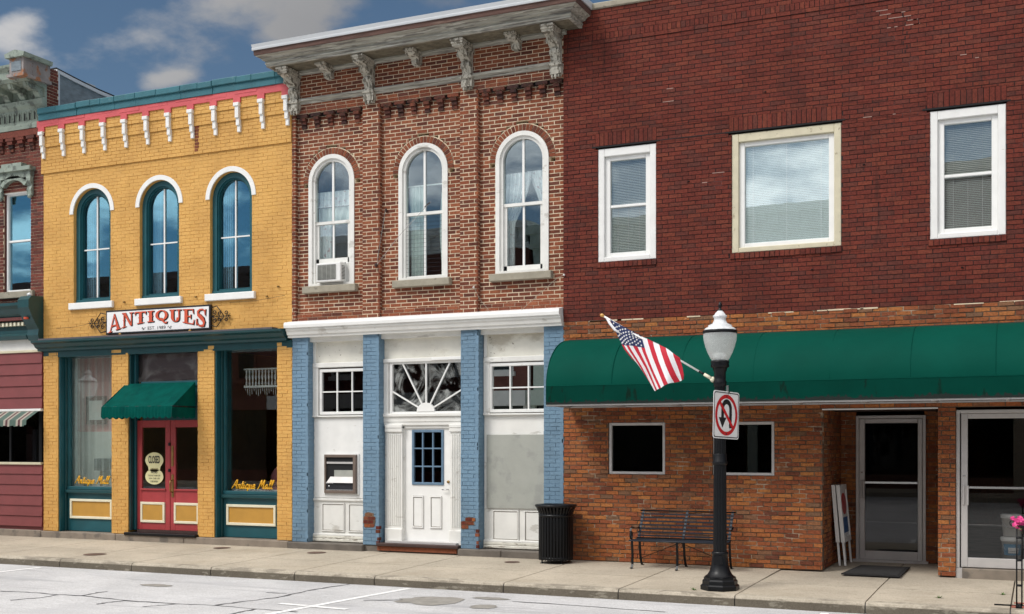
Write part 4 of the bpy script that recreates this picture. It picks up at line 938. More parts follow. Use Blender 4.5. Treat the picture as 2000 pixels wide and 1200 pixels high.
# cornice
CX0, CX1 = -12.78, -6.66
def corn(prof, x0, x1, mat, mb, ret=.0, mitre=True):
    """profile (y,z) swept along X with mitred side returns back to the wall"""
    pts = []
    L = [(x0+(-p[0])*-1*0, p[0], p[1]) for p in prof]
    front0 = [(x0-(-p[0]-.6), p[0], p[1]) for p in prof]; front1 = [(x1+(-p[0]-.6), p[0], p[1]) for p in prof]
    back0 = [(a[0], .15, a[2]) for a in front0]; back1 = [(a[0], .15, a[2]) for a in front1]
    rows = [back0, front0, front1, back1]; n = len(prof); vs = [v for r in rows for v in r]
    f = [(i*n+j, i*n+j+1, (i+1)*n+j+1, (i+1)*n+j) for i in range(3) for j in range(n-1)]
    mb.mesh(vs, f, mat)
m = MB()
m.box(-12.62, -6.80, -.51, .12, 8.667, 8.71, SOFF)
E0, E1 = -12.73, -6.70
corn([(-.47, 8.664), (-.52, 8.664), (-.52, 8.705), (-.535, 8.712), (-.535, 8.735), (-.525, 8.742), (-.525, 8.765)], E0, E1, WOODW, m)
m.prism([(.0, 8.60), (-.05, 8.60), (-.08, 8.64), (-.08, 8.666), (.0, 8.666)], -12.40, -7.05, WOODW, axis='x')
C = m.build('cornice', MBD)
m = MB(); corn([(-.525, 8.765), (-.57, 8.775), (-.585, 8.80), (-.62, 8.825), (-.655, 8.835), (-.66, 8.845)], E0, E1, WOODW, m); corn([(-.66, 8.845), (-.675, 8.85), (-.68, 8.93)], E0, E1, WOODBR, m); m.build('crown_moulding', C)
m = MB(); corn([(-.66, 8.93), (-.70, 8.93), (-.705, 8.965), (-.698, 8.972), (-.71, 9.035), (-.68, 9.045), (.12, 9.08)], E0, E1, FLASH, m); m.build('metal_edge', C)
def bigbracket(x, w_=.20):
    m = MB(); h = w_/2
    pr = [(0, 7.92), (-.045, 7.93), (-.07, 7.98), (-.075, 8.07), (-.115, 8.09), (-.115, 8.15), (-.085, 8.17), (-.11, 8.24), (-.15, 8.29), (-.15, 8.33), (-.12, 8.36), (-.19, 8.40), (-.27, 8.45), (-.30, 8.50), (-.40, 8.525), (-.42, 8.56), (-.455, 8.57), (-.455, 8.60), (-.47, 8.61), (-.47, 8.66), (0, 8.66)]
    m.prism(pr, x-h*.82, x+h*.82, BRKT, axis='x')
    m.box(x-h, x+h, -.10, 0, 7.95, 8.08, BRKT); m.box(x-h*1.08, x+h*1.08, -.125, 0, 8.085, 8.125, BRKT)
    m.prism([(-.10, 8.16), (-.135, 8.24), (-.175, 8.30), (-.165, 8.35), (-.14, 8.37), (-.22, 8.41), (-.30, 8.47), (-.32, 8.50), (-.1, 8.5)], x-h*.4, x+h*.4, BRKT, axis='x')
    for k, (d, zz) in enumerate(((-.44, 8.54), (-.465, 8.575), (-.485, 8.615))): m.box(x-h-.008*k, x+h+.008*k, d, 0, zz, zz+.032, BRKT)
    for sx in (-1, 1):
        for (yy, zz, r) in ((-.24, 8.44, .055), (-.10, 8.28, .045)):
            m.tube([(x+sx*(h*.82+.006), yy+r*math.cos(t*.7)*(1-t/12), zz+r*math.sin(t*.7)*(1-t/12)) for t in range(10)], .010, BRKT, 5)
        m.lathe([(.001, .04), (.02, .02), (.024, -.02), (.001, -.05)], BRKT, (x+sx*h*.6, -.075, 7.93), 6)
    m.lathe([(.001, .04), (.026, .0), (.012, -.05), (.001, -.06)], BRKT, (x, -.085, 7.93), 6)
    return m.build('cornice_bracket', C)
for x in (-12.36, -10.775, -8.84, -7.215): bigbracket(x)
for x in (-11.62, -9.82, -7.93):
    m = MB(); h = .075
    pr = [(0, 8.46), (-.07, 8.455), (-.11, 8.48), (-.12, 8.53), (-.16, 8.55), (-.28, 8.57), (-.30, 8.60), (-.35, 8.61), (-.36, 8.658), (0, 8.658)]
    m.prism(pr, x-h, x+h, BRKT, axis='x'); m.box(x-h-.015, x+h+.015, -.31, 0, 8.585, 8.61, BRKT); m.box(x-h-.025, x+h+.025, -.37, 0, 8.625, 8.66, BRKT)
    m.prism([(0, 8.44), (-.08, 8.435), (-.13, 8.48), (-.13, 8.52), (0, 8.54)], x-h*.45, x+h*.45, BRKT, axis='x')
    m.build('small_bracket', C)
m = MB()
for a, b in ((-12.26, -10.88), (-10.67, -8.945), (-8.735, -7.32)):
    m.prism([(0, 8.07), (-.03, 8.075), (-.04, 8.10), (-.075, 8.12), (-.085, 8.15), (-.06, 8.17), (0, 8.175)], a, b, WOODW, axis='x')
m.build('frieze_moulding', MBD)
m = MB(); m.box(A0, A1, .3, 12, 8.45, 8.55, SLATE); m.box(A0, A1, 11.9, 12, 0, 8.5, MID_B); m.box(A0, A0+.2, .2, 12, 0, 8.7, MID_B); m.box(A1-.2, A1, .25, 12, 0, 8.7, MID_B); m.box(A0+.2, A1-.2, .6, 12, 4.2, 4.3, ROOM); m.box(A0, A1, .2, .3, 7.95, 8.65, MID_B)
m.build('roof', MBD)
# arched windows
def mid_window(c, i):
    m = MB(); y = RY-.02
    m.ring(c, WZS, WR-.075, WR-.001, y, y+.06, AGEW, zb=WZB, n=28); m.ring(c, WZS, WR-.125, WR-.07, y+.035, y+.12, AGEW, zb=WZB, n=28)
    m.box(c-WR, c+WR, y-.003, y+.125, WZB+.001, WZB+.045, AGEW)
    z1 = 5.92 if i else 5.91; r = WR-.125
    m.box(c-r-.03, c+r+.03, y+.06, y+.11, z1-.03, z1+.022, AGEW)        # meeting rail
    m.box(c-.020, c+.020, y+.07, y+.10, z1, WZS+r, WHITE2)
    zb = 5.17 if i == 0 else (WZB+.045 if i == 1 else WZB+.045)
    fr = .055 if i != 1 else .03
    m.box(c-r-.01, c-r+fr, y+.08, y+.12, zb, z1-.03, AGEW); m.box(c+r-fr, c+r+.01, y+.08, y+.12, zb, z1-.03, AGEW)
    m.box(c-r, c+r, y+.08, y+.12, zb, zb+(.09 if i != 1 else .03), AGEW); m.box(c-.018, c+.018, y+.085, y+.115, zb, z1, WHITE2)
    f = m.build('arched_window', MBD)
    m = MB(); m.prism(archpts(c, WZS, r+.01, z1), y+.088, y+.092, G_MID); m.box(c-r, c+r, y+.100, y+.104, zb+.03, z1, G_MID); m.build('pane', f)
    m = MB(); m.bbox(c-.565, c+.565, -.035, RY+.1, 4.628, 4.752, STONE, .01); m.build('sill', f)
    if i == 0:
        m = MB(); m.box(c-r, c-.255, y+.07, y+.09, WZB+.045, 5.17, WHITE); m.box(c+.28, c+r, y+.07, y+.09, WZB+.045, 5.17, WHITE)
        for k in range(5): m.box(c+.29+k*.014, c+.297+k*.014, y+.062, y+.07, WZB+.06, 5.15, AGEW)
        m.build('side_panel', f)
    return f
for i, c in enumerate(WC): mid_window(c, i)
m = MB(); c = WC[1]
for k in range(15): m.box(c-.36, c+.36, RY+.045, RY+.047, 4.83+k*.072, 4.83+k*.072+.003, BLACKG)
m.box(c-.355, c+.355, RY+.042, RY+.044, 4.80, 4.83, AGEW)
m.build('insect_screen', MBD)
# air conditioner
AC = thing('air_conditioner', (WC[0]+.01, RY, 4.80), 'white window air conditioner sitting in the left arched window', 'air conditioner')
c = WC[0]+.01
m = MB(); m.bbox(c-.25, c+.27, RY-.14, RY+.35, 4.808, 5.15, WHITE, .012); m.build('case', AC)
m = MB(); m.box(c-.21, c+.17, RY-.147, RY-.139, 4.85, 5.115, M('ac_dark', (.12, .12, .12), .6)); m.build('coil', AC)
m = MB()
for k in range(12): m.box(c-.21, c+.17, RY-.155, RY-.146, 4.862+k*.021, 4.870+k*.021, GREYB)
for k in range(5): m.box(c-.21+k*.094, c-.204+k*.094, RY-.156, RY-.146, 4.85, 5.115, GREYB)
m.build('grille', AC)
m = MB()
for k in range(10): m.box(c+.269, c+.274, RY-.1, RY+.0, 4.86+k*.025, 4.87+k*.025, DARK)
m.build('side_louvre', AC)
# curtains: wavy cloth with thickness from folds
def drape(name, label, x0, x1, z0, z1, y, mat, folds=6, amp=.03, gather=None, group='curtains in the upper windows'):
    m = MB(); n = folds*8; rws = 10; vs = []
    for j in range(rws+1):
        t = j/rws; z = z1+(z0-z1)*t
        g = gather(t) if gather else (0, 1)
        for i in range(n+1):
            u = i/n; x = x0+(x1-x0)*(g[0]+(g[1]-g[0])*u)
            vs.append((x, y+amp*math.sin(u*folds*2*PI+t*.6), z+.006*math.sin(u*folds*2*PI)))
    m.mesh(vs, [(j*(n+1)+i, (j+1)*(n+1)+i, (j+1)*(n+1)+i+1, j*(n+1)+i+1) for j in range(rws) for i in range(n)], mat, True)
    return tag(m.build(name), label, 'curtain', group)
def boxgo(name, label, cat, parts, group=None):
    m = MB()
    for p in parts: m.box(*p)
    return tag(m.build(name), label, cat, group)
yc = .25
c = WC[0]; drape('curtain', 'patterned curtain valance across the left arched window above the air conditioner', c-.42, c+.42, 6.22, 6.50, yc, LACE, 8, .02); drape('curtain', 'plain white cafe curtain behind the left arched window of the middle building', c-.42, c+.42, 5.9, 6.22, yc+.05, SHEER, 6, .02)
drape('curtain', 'floral curtain drop at the left side of the air conditioner window', c-.42, c-.10, 5.0, 5.9, yc, LACE, 4, .02)
c = WC[1]; drape('curtain', 'white curtain gathered at the left of the middle arched window', c-.40, c+.0, 4.8, 6.42, yc, SHEER, 4, .03, lambda t: (0+.25*t*0+.12, .85)); drape('curtain', 'white curtain gathered at the right of the middle arched window', c+.12, c+.44, 4.8, 6.46, yc, SHEER, 3, .03, lambda t: (.55-.2*math.sin(t*PI), 1))
boxgo('curtain_rod', 'pale curtain rod across the middle arched window', 'curtain rod', [(c-.42, c+.42, yc-.02, yc+.0, 6.42, 6.44, WHITE)])
c = WC[2]; drape('curtain', 'floral lace curtain tied back at the left of the right arched window', c-.42, c+.10, 4.8, 6.48, yc, LACE, 6, .025, lambda t: (0, 1-.62*min(1, (t*1.9)**1.6) if t < .52 else .40)); drape('curtain', 'floral lace curtain tied back at the right of the right arched window', c-.02, c+.44, 4.8, 6.50, yc+.05, LACE, 5, .025, lambda t: (.02+.75*min(1, (t*1.9)**.8) if t < .52 else .80, 1))

# storefront
m = MB()
m.prism([(.06, 3.83), (-.07, 3.83), (-.075, 3.87), (-.10, 3.88), (-.115, 3.93), (-.14, 3.96), (-.14, 4.0), (.06, 4.0)], A0-.04, A1+.0, AGEW, axis='x')
m.prism([(.06, 3.99), (-.17, 4.0), (-.175, 4.05), (-.165, 4.10), (.06, 4.145)], A0-.06, A1-.01, WHITE2, axis='x')
m.box(A0, A1, .06, .3, 3.75, 4.14, AGEW)
m.build('storefront_cornice', MBD)
BP = [(-12.45, -12.11, 3.835), (-10.931, -10.605, 3.86), (-8.985, -8.65, 3.86), (-7.459, -7.112, 3.84)]
for i, (a, b, zt) in enumerate(BP):
    m = MB(); yp = -.02 if i in (1, 2) else 0
    hl = []
    bricks(m, a, b, .11, zt, yp, BLU_B, MORT_BLU, depth=.4, jit=.003); bricks(m, yp, .4, .11, zt, b+.005, BLU_B, MORT_BLU, axis='y', depth=.06, jit=.003)
    if i in (1, 2):       # paint flaked off, bare brick showing
        x0 = a+.015; z0 = .42 if i == 1 else .45; nr = 4 if i == 1 else 3
        wid = (.20, .235, .225, .17) if i == 1 else (.13, .24, .18)
        off = (.02, .0, .01, .035) if i == 1 else (.0, .0, .08)
        ol = [(x0+off[q]-.008-random.uniform(0, .008), z0+q*.064+d_) for q in range(nr) for d_ in (.005, .055)]
        orr = [(x0+off[q]+wid[q]+random.uniform(0, .012), z0+q*.064+d_) for q in range(nr) for d_ in (.055, .005)][::1]
        orr = sorted(orr, key=lambda p: -p[1])
        m.prism([(ol[0][0]+.03, z0-.012)]+ol+[(x0+off[-1]+.06, z0+nr*.064+.012)]+orr+[(orr[-1][0]-.05, z0-.008)], yp-.0045, yp+.01, MORT_ORG)
        for q in range(nr):
            u = x0+off[q]; e_ = u+wid[q]
            while u < e_-.03:
                v_ = min(u+random.choice((.085, .12, .15)), e_); m.box(u+.004, v_-.004, yp-.008, yp+.01, z0+q*.064+.004, z0+q*.064+.058, random.choice((RED_B, MID_B, MID_B, ORG_B))); u = v_
        for k in range(5):
            if k != 2: m.box(b-.05+random.uniform(-.02, .02), b+.007, yp-.006, yp+.02+random.uniform(0, .08), .125+k*.066, .125+k*.066+.054, (RED_B, MID_B)[k % 2])
    m.build('pier', MBD)
yw = .16
def bay(x0, x1, lname):
    """panelled white timber bay between piers"""
    m = MB()
    m.box(x0, x1, yw+.03, yw+.10, .12, 2.40, AGEW); m.box(x0, x1, yw+.03, yw+.10, 3.30, 3.86, AGEW2)
    m.bbox(x0, x0+.06, yw, yw+.04, 3.36, 3.82, AGEW); m.bbox(x0, x1, yw-.02, yw+.05, 3.28, 3.37, AGEW, .01); m.bbox(x0, x1, yw-.005, yw+.04, 3.78, 3.86, AGEW)
    m.bbox(x0, x0+.12, yw-.01, yw+.06, 2.40, 3.28, AGEW); m.bbox(x0, x1, yw-.03, yw+.06, 2.38, 2.41, AGEW)
    m.bbox(x0, x1, yw+.0, yw+.04, .86, .90, AGEW) if lname == 'l' else None
    m.bbox(x0, x1, yw-.02, yw+.04, .12, .175, PEEL, .01); m.bbox(x0, x1, yw-.012, yw+.04, .18, .225, PEEL, .006); m.bbox(x0, x1, yw-.005, yw+.03, .225, .26, AGEW)
    b = m.build('timber_bay', MBD)
    return b
def sash(x0, x1, z0, z1, cols, rows, glass, par):
    m = MB(); fr = .035; y = yw
    m.bbox(x0-.02, x0+fr, y-.0, y+.06, z0-.03, z1+.03, WHITE); m.bbox(x1-.0, x1+fr, y, y+.06, z0-.03, z1+.03, WHITE); m.bbox(x0, x1, y+.001, y+.06, z0-.03, z0+fr-.01, WHITE); m.bbox(x0, x1, y+.001, y+.06, z1-fr+.01, z1+.03, WHITE)
    for k in range(1, cols): xx = x0+fr+(x1-x0-fr)*k/cols; m.box(xx-.011, xx+.011, y+.01, y+.04, z0, z1, WHITE2)
    for k in range(1, rows): zz = z0+(z1-z0)*k/rows; m.box(x0, x1, y+.012, y+.04, zz-.011, zz+.011, WHITE2)
    f = m.build('window', par); g = MB(); g.box(x0, x1, y+.045, y+.049, z0, z1, glass); g.build('pane', f); return f
def panel(x0, x1, z0, z1, par, y=None, mat=AGEW, nm='panel'):
    m = MB(); y = yw+.03 if y is None else y; fr = .02
    m.bbox(x0, x1, y-.022, y+.002, z0, z0+fr, mat, .004); m.bbox(x0, x1, y-.022, y+.002, z1-fr, z1, mat, .004); m.bbox(x0, x0+fr, y-.021, y+.002, z0+fr, z1-fr, mat, .004); m.bbox(x1-fr, x1, y-.021, y+.002, z0+fr, z1-fr, mat, .004)
    m.box(x0-.004, x1+.004, y-.003, y+.003, z0-.004, z1+.004, M('dark_groove', (.20, .165, .13), .8, .2)); m.bbox(x0+.03, x1-.03, y-.009, y+.002, z0+.03, z1-.03, mat, .004)  # a darker brown plate shows in the panel grooves
    return m.build(nm, par)
b1 = bay(-12.11, -10.931, 'l'); sash(-11.95, -10.96, 2.455, 3.225, 3, 2, G_DARK, b1)
panel(-11.93, -11.44, .30, .82, b1); panel(-11.36, -10.99, .30, .82, b1)
m = MB(); m.box(-12.08, -10.94, yw+.018, yw+.03, .92, 2.36, WHITE); m.build('flat_panel', b1)
b2 = bay(-8.64, -7.459, 'r'); sash(-8.52, -7.475, 2.455, 3.235, 3, 2, glassM('mirror_window_glass', .55, (.9, .95, .95), (.4, .4, .4)), b2)
panel(-8.48, -7.99, .25, .77, b2); panel(-7.89, -7.47, .25, .77, b2)
m = MB(); m.bbox(-8.585, -7.462, yw+.0, yw+.03, .80, 2.05, GREYB, .004); m.build('grey_board', b2)
# dirt hints: lower skirt boards
# bank deposit machine set into the left bay
m = MB(); a, b, z0, z1 = -11.85, -11.16, 1.0, 1.70; y = yw-.0
m.box(a-.02, a, y-.005, y+.02, z0-.02, z1+.02, WHITE2); m.box(b, b+.03, y-.005, y+.02, z0-.02, z1+.02, WHITE2); m.box(a, b, y-.005, y+.02, z1, z1+.02, WHITE2); m.bbox(a, b, y-.03, y+.01, z1-.05, z1, BRONZE); m.bbox(a, b, y-.03, y+.01, z0, z0+.05, BRONZE); m.bbox(a, a+.035, y-.031, y+.01, z0+.05, z1-.05, BRONZE); m.bbox(b-.07, b, y-.05, y+.01, z0, z1, BRONZE, .01)
DM = m.build('deposit_machine', b1)
m = MB(); m.box(a+.035, b-.07, y+.0, y+.016, z0+.05, z1-.05, DARK); m.box(a+.035, b-.07, y-.012, y+.0, z0+.07, z0+.17, M('black_front_panel', (.02, .02, .025), .4)); m.lathe([(.018, 0), (.018, .02), (.001, .02)], CHROME, (a+.10, y-.01, z0+.12), 10); m.build('black_panel', DM)
m = MB(); m.box(a+.05, b-.07, y-.02, y+.0, z1-.165, z1-.13, ALU); m.build('metal_shelf', DM)
m = MB(); m.box(a+.035, b-.07, y-.015, y, z0+.055, z0+.07, CHROME); m.build('metal_strip', DM)
m = MB(); m.box(a+.035, a+.20, y-.03, y, z0+.175, z0+.20, CHROME); m.build('drawer_handle', DM)
m = MB(); m.mesh([(a+.06, y-.045, z0+.19), (b-.07, y-.045, z0+.19), (b-.07, y-.002, z0+.30), (a+.12, y-.002, z0+.30)], [(0, 1, 2, 3)], ALU); m.mesh([(a+.2, y-.001, z0+.30), (b-.07, y-.001, z0+.30), (b-.07, y-.001, z0+.42), (a+.2, y-.001, z0+.42)], [(0, 1, 2, 3)], GREYB); m.build('sloped_tray', DM)
# entrance bay
m = MB(); a, b = -10.605, -8.985; yw2 = .14
m.box(a, b, yw2+.03, yw2+.12, 3.38, 3.88, AGEW2); m.bbox(a, b, yw2-.02, yw2+.06, 3.33, 3.40, AGEW, .01); m.bbox(-9.62, b, yw2-.045, yw2-.02, 3.345, 3.40, WHITE2)
m.bbox(a, a+.10, yw2, yw2+.06, 2.42, 3.33, AGEW); m.bbox(a, b, yw2-.03, yw2+.08, 2.37, 2.43, AGEW, .01); m.bbox(a, b, yw2, yw2+.06, 2.28, 2.37, AGEW); m.bbox(a, b, yw2+.01, yw2+.06, 2.22, 2.28, AGEW)
m.box(a, a+.1, yw2+.05, yw2+.3, .12, 2.3, AGEW)
E2 = m.build('entrance_surround', MBD)
for (p, q_) in ((-10.55, -10.22), (-9.27, -8.987)):
    m = MB(); m.bbox(p, q_, yw2+.0, yw2+.08, .14, 2.22, AGEW); m.bbox(p-.015, q_+.01, yw2-.03, yw2+.05, 2.10, 2.20, AGEW, .01); m.bbox(p-.01, q_+.01, yw2-.04, yw2+.05, 2.17, 2.235, AGEW, .01); m.bbox(p-.015, q_+.01, yw2-.03, yw2+.05, .14, .40, AGEW, .01)
    k = 7; wd = (q_-p-.06)/k
    for j in range(k): m.bbox(p+.03+j*wd+.006, p+.03+(j+1)*wd-.012, yw2-.014, yw2+.005, .45, 2.06, AGEW, .006)
    m.build('fluted_pilaster', E2)
m = MB(); yd = yw2+.07; a, b = -10.20, -9.29
m.bbox(a-.10, a, yd-.03, yd+.04, .17, 2.22, AGEW); m.bbox(a-.06, b+.04, yd-.03, yd+.04, 2.165, 2.23, AGEW)
m.build('door_casing', E2)
m = MB(); wx0, wx1, wz0, wz1 = a+.15, b-.15, 1.185, 2.13
m.box(a, wx0, yd, yd+.045, .19, 2.165, WHITE2); m.box(wx1, b, yd, yd+.045, .19, 2.165, WHITE2); m.box(wx0, wx1, yd, yd+.045, .19, wz0, WHITE2); m.box(wx0, wx1, yd, yd+.045, wz1, 2.165, WHITE2)
D3 = m.build('door', MBD)
m = MB(); BW = M('blue_muntin_paint', (.12, .20, .29), .5)
m.bbox(wx0-.01, wx0+.035, yd-.02, yd+.03, wz0-.01, wz1+.01, BW); m.bbox(wx1-.035, wx1+.01, yd-.02, yd+.03, wz0-.01, wz1+.01, BW); m.bbox(wx0+.035, wx1-.035, yd-.02, yd+.03, wz0-.01, wz0+.035, BW); m.bbox(wx0+.035, wx1-.035, yd-.02, yd+.03, wz1-.035, wz1+.01, BW)
for k in (1, 2):
    x = wx0+(wx1-wx0)*k/3; z = wz0+(wz1-wz0)*k/3
    m.box(x-.012, x+.012, yd-.012, yd+.02, wz0+.03, wz1-.03, BW); m.box(wx0+.03, wx1-.03, yd-.011, yd+.02, z-.012, z+.012, BW)
m.build('window_grid', D3)
m = MB(); m.box(wx0, wx1, yd+.02, yd+.025, wz0, wz1, G_DARK); m.build('pane', D3)
panel(a+.15, a+.37, .42, .98, D3, yd, WHITE2, 'door_panel'); panel(a+.50, a+.73, .42, .98, D3, yd, WHITE2, 'door_panel')
m = MB(); m.lathe([(.025, 0), (.025, .02), (.001, .022)], BRASS, (0, 0, 0), 12); m.v = [(b-.05+v[0], yd-v[2], 1.235+v[1]) for v in m.v]
m.tube([(b-.05, yd, 1.10), (b-.05, yd-.05, 1.10), (b-.15, yd-.055, 1.10)], .010, CHROME, 8); m.build('handle', D3)
m = MB(); m.bbox(-10.62, -9.0, -.10, .3, .10, .155, DARKW, .01); m.box(-10.5, -9.1, .02, .3, .155, .19, ALU); m.build('doorstep', MBD)
m = MB(); m.box(-10.62, -9.05, -.05, .0, .02, .10, MID_B); m.build('brick_step', MBD)
# sunburst fanlight
m = MB(); y = yw2+.03; fx0, fx1, fz0, fz1 = -10.45, -8.99, 2.46, 3.30; fc = -9.757
m.bbox(fx0-.04, fx0+.02, y-.02, y+.05, fz0-.03, fz1+.03, WHITE2); m.bbox(fx0, fx1, y-.02, y+.05, fz1, fz1+.05, WHITE2); m.bbox(fx0, fx1, y-.02, y+.05, fz0-.04, fz0, WHITE2)
m.prism([(fc+.175*math.cos(PI*i/16), fz0+.155*math.sin(PI*i/16)) for i in range(17)], y-.03, y+.02, WHITE2)
for k, ang in enumerate((152, 119, 90, 61, 28)):
    t = math.radians(ang); dx_, dz_ = math.cos(t), math.sin(t)
    L = min(((fx1 if dx_ > 0 else fx0)-fc)/dx_ if abs(dx_) > .01 else 9, (fz1-fz0)/dz_)
    w_ = .012; ox, oz = -dz_*w_, dx_*w_
    m.prism([(fc+.15*dx_+ox, fz0+.13*dz_+oz), (fc+.15*dx_-ox, fz0+.13*dz_-oz), (fc+L*dx_-ox, fz0+L*dz_-oz), (fc+L*dx_+ox, fz0+L*dz_+oz)], y-.012-.0005*k, y+.02, WHITE2)
FL = m.build('fanlight', MBD)
m = MB(); m.box(fx0, fx1, y+.03, y+.034, fz0, fz1, G_FAN); m.build('pane', FL)
# guy wires on the middle building
m = MB()
m.tube([(-10.65, -.02, 5.05), (-10.1, -.25, 5.45), (-9.28, -.55, 5.95)], .005, CHROME, 4); m.tube([(-10.65, -.02, 5.05), (-10.50, .02, 6.0)], .005, CHROME, 4)
m.tube([(-9.42, -.5, 5.88), (-9.30, -.54, 5.94)], .012, DARKW, 5); m.lathe([(.02, -.03), (.03, 0), (.02, .03)], DARKW, (-10.66, -.02, 5.05), 7); m.lathe([(.015, -.03), (.022, 0), (.015, .03)], DARKW, (-10.50, .05, 6.02), 7)
tag(m.build('guy_wire'), 'wires anchored to the brick pilaster left of the middle arched window', 'wire', None)
m = MB()
m.tube([(-8.73, -.03, 4.55), (-8.6, -.1, 4.35), (-8.35, -.15, 4.08)], .0035, STONE, 4); m.tube([(-8.35, -.15, 4.08), (-7.9, -.16, 4.02), (-7.2, -.03, 4.62), (-7.09, -.02, 4.66)], .0035, STONE, 4)
for (x, z) in ((-8.74, 4.55), (-7.09, 4.66)): m.lathe([(.001, -.02), (.022, 0), (.001, .02)], WHITE2, (x, -.02, z), 8)
tag(m.build('guy_wire'), 'thin slack wire between white insulators under the right arched window', 'wire', None)

# ================================================================== RIGHT RED BRICK BUILDING
RB = thing('red_brick_building', (-3.0, 0, 0), 'dark red brick building with orange brick shopfront under a long green awning', 'building')
R0, R1 = -7.11, 4.6
RW = [(-6.51, -5.53, 4.83, 6.66), (-4.32, -2.675, 4.83, 6.66), (-1.435, -.425, 4.83, 6.67), (.7, 1.68, 4.83, 6.66)]
m = MB()
hl = [rect(a, b, z0, z1) for a, b, z0, z1 in RW]+[rect(a-.04, b+.01, z1-.01, z1+.255) for a, b, z0, z1 in RW]+[rect(a-.02, b+.01, z0-.095, z0) for a, b, z0, z1 in RW]
bricks(m, R0, R1, 3.89, 8.36, 0, RED_B, MORT_RED, hl, jit=.0022, out=.006)
bricks(m, R0, R1, 8.36, 8.425, -.012, RED_B, MORT_RED); bricks(m, R0, -6.67, 8.425, 8.53, 0, RED_B, MORT_RED)
soldier(m, -6.67, R1, 8.425, 8.53, -.008, RED_B, MORT_RED, depth=.2)
bricks(m, R0, R1, 8.53, 8.93, 0, RED_B, MORT_RED)
for a, b, z0, z1 in RW:
    soldier(m, a-.04, b+.01, z1+.045, z1+.255, -.003, RED_B, MORT_RED); soldier(m, a-.02, b+.01, z0-.095, z0-.005, -.02, RED_B, MORT_RED, pitch=.075)
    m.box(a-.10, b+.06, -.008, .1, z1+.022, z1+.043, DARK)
    for (p, q_) in ((a-.02, a), (b, b+.02)): m.box(p, q_, .01, .2, z0, z1, RED_B)
m.box(a-.02, b+.02, .01, .2, z1, z1+.02, RED_B)
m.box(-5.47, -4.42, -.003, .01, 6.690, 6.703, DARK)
m.build('wall', RB)
m = MB(); random.seed(11)   # smeared repair mortar and a stepped crack on the upper wall
SM = M('repair_mortar', (.36, .24, .20), .9, .2); CK = M('soot_crack', (.012, .008, .008), .9)
for (x, z, n_) in ((-1.95, 8.16, 5), (-1.75, 7.98, 7), (-4.9, 6.02, 2), (-5.3, 7.4, 2), (-2.2, 6.62, 2), (-1.1, 7.35, 2)):
    for k in range(n_):
        a = x+random.uniform(-.28, .28); zz = round((z+random.uniform(-.1, .1)-3.89)/.0667)*.0667+3.89
        m.box(a, a+random.uniform(.04, .22), -.003, .01, zz-.005, zz+.005, SM)
for k in range(9): zz = 7.55+k*.0667; a = -1.78+.03*math.sin(k*2.1); m.box(a, a+.012, -.004, .01, zz, zz+.055, CK)
for (x, z) in ((-3.8, 7.25), (-5.0, 6.0), (-2.35, 6.0), (-1.0, 4.4), (-3.1, 4.5)): m.lathe([(.001, -.012), (.022, 0), (.001, .012)], CK, (x, -.004, z), 7)
m.build('wall_repairs', RB)
m = MB(); m.bbox(R0, R1, -.03, .3, 8.93, 9.03, STONE, .015); m.build('coping', RB)
m = MB(); m.box(R0, R1, .25, 12, 8.3, 8.4, SLATE); m.box(R0, R1, 11.9, 12, 0, 8.4, RED_B); m.box(R0, R0+.2, .2, 12, 0, 8.4, RED_B); m.box(R1-.2, R1, .0, 12, 0, 8.93, RED_B); m.box(R0+.2, R1-.2, .25, 12, 4.1, 4.2, ROOM); m.box(R0, R1, .22, .26, 8.2, 8.9, RED_B)
m.build('roof', RB)
m = MB()
OP = (-2.95, -1.324)
hl = [rect(-6.33, -5.38, 1.40, 2.235), rect(-4.62, -3.66, 1.40, 2.235), rect(OP[0], OP[1], -1, 2.41), rect(-1.09, 1.2, -1, 2.41)]
bricks(m, R0, R1, 0.0, 3.89, 0, ORG_B, MORT_ORG, hl, jit=.0045, bw=.212, out=.009, gap=.0145)
bricks(m, .03, 1.8, 0, 2.41, OP[0], ORG_B, MORT_ORG, axis='y', jit=.004, out=.009, depth=.15, gap=.012)
bricks(m, OP[0], -2.71, 0, 2.41, 1.78, ORG_B, MORT_ORG, jit=.004, gap=.012); bricks(m, -1.66, -1.2, 0, 2.41, 1.78, ORG_B, MORT_ORG, jit=.004, gap=.012)
bricks(m, .03, 1.8, 0, 2.41, OP[1]-.0, ORG_B, MORT_ORG, axis='y', sgn=-1, jit=.004, depth=.08)
bricks(m, .02, .3, 0, 2.41, -1.09, ORG_B, MORT_ORG, axis='y', depth=.05)
for k in range(26):    # pale mortar smears along the joint to the upper storey
    x = random.uniform(R0, R1-1); m.box(x, x+random.uniform(.1, .4), -.0035, .03, 3.872, 3.886+random.uniform(0, .008), MORT_MID)
m.build('shopfront_wall', RB)
m = MB(); m.box(OP[0], OP[1], .14, 1.9, 2.412, 2.5, DARKW); m.box(OP[0]-.0, OP[1]+.0, -.012, .12, 2.395, 2.413, WHITE); m.build('entry_ceiling', RB)
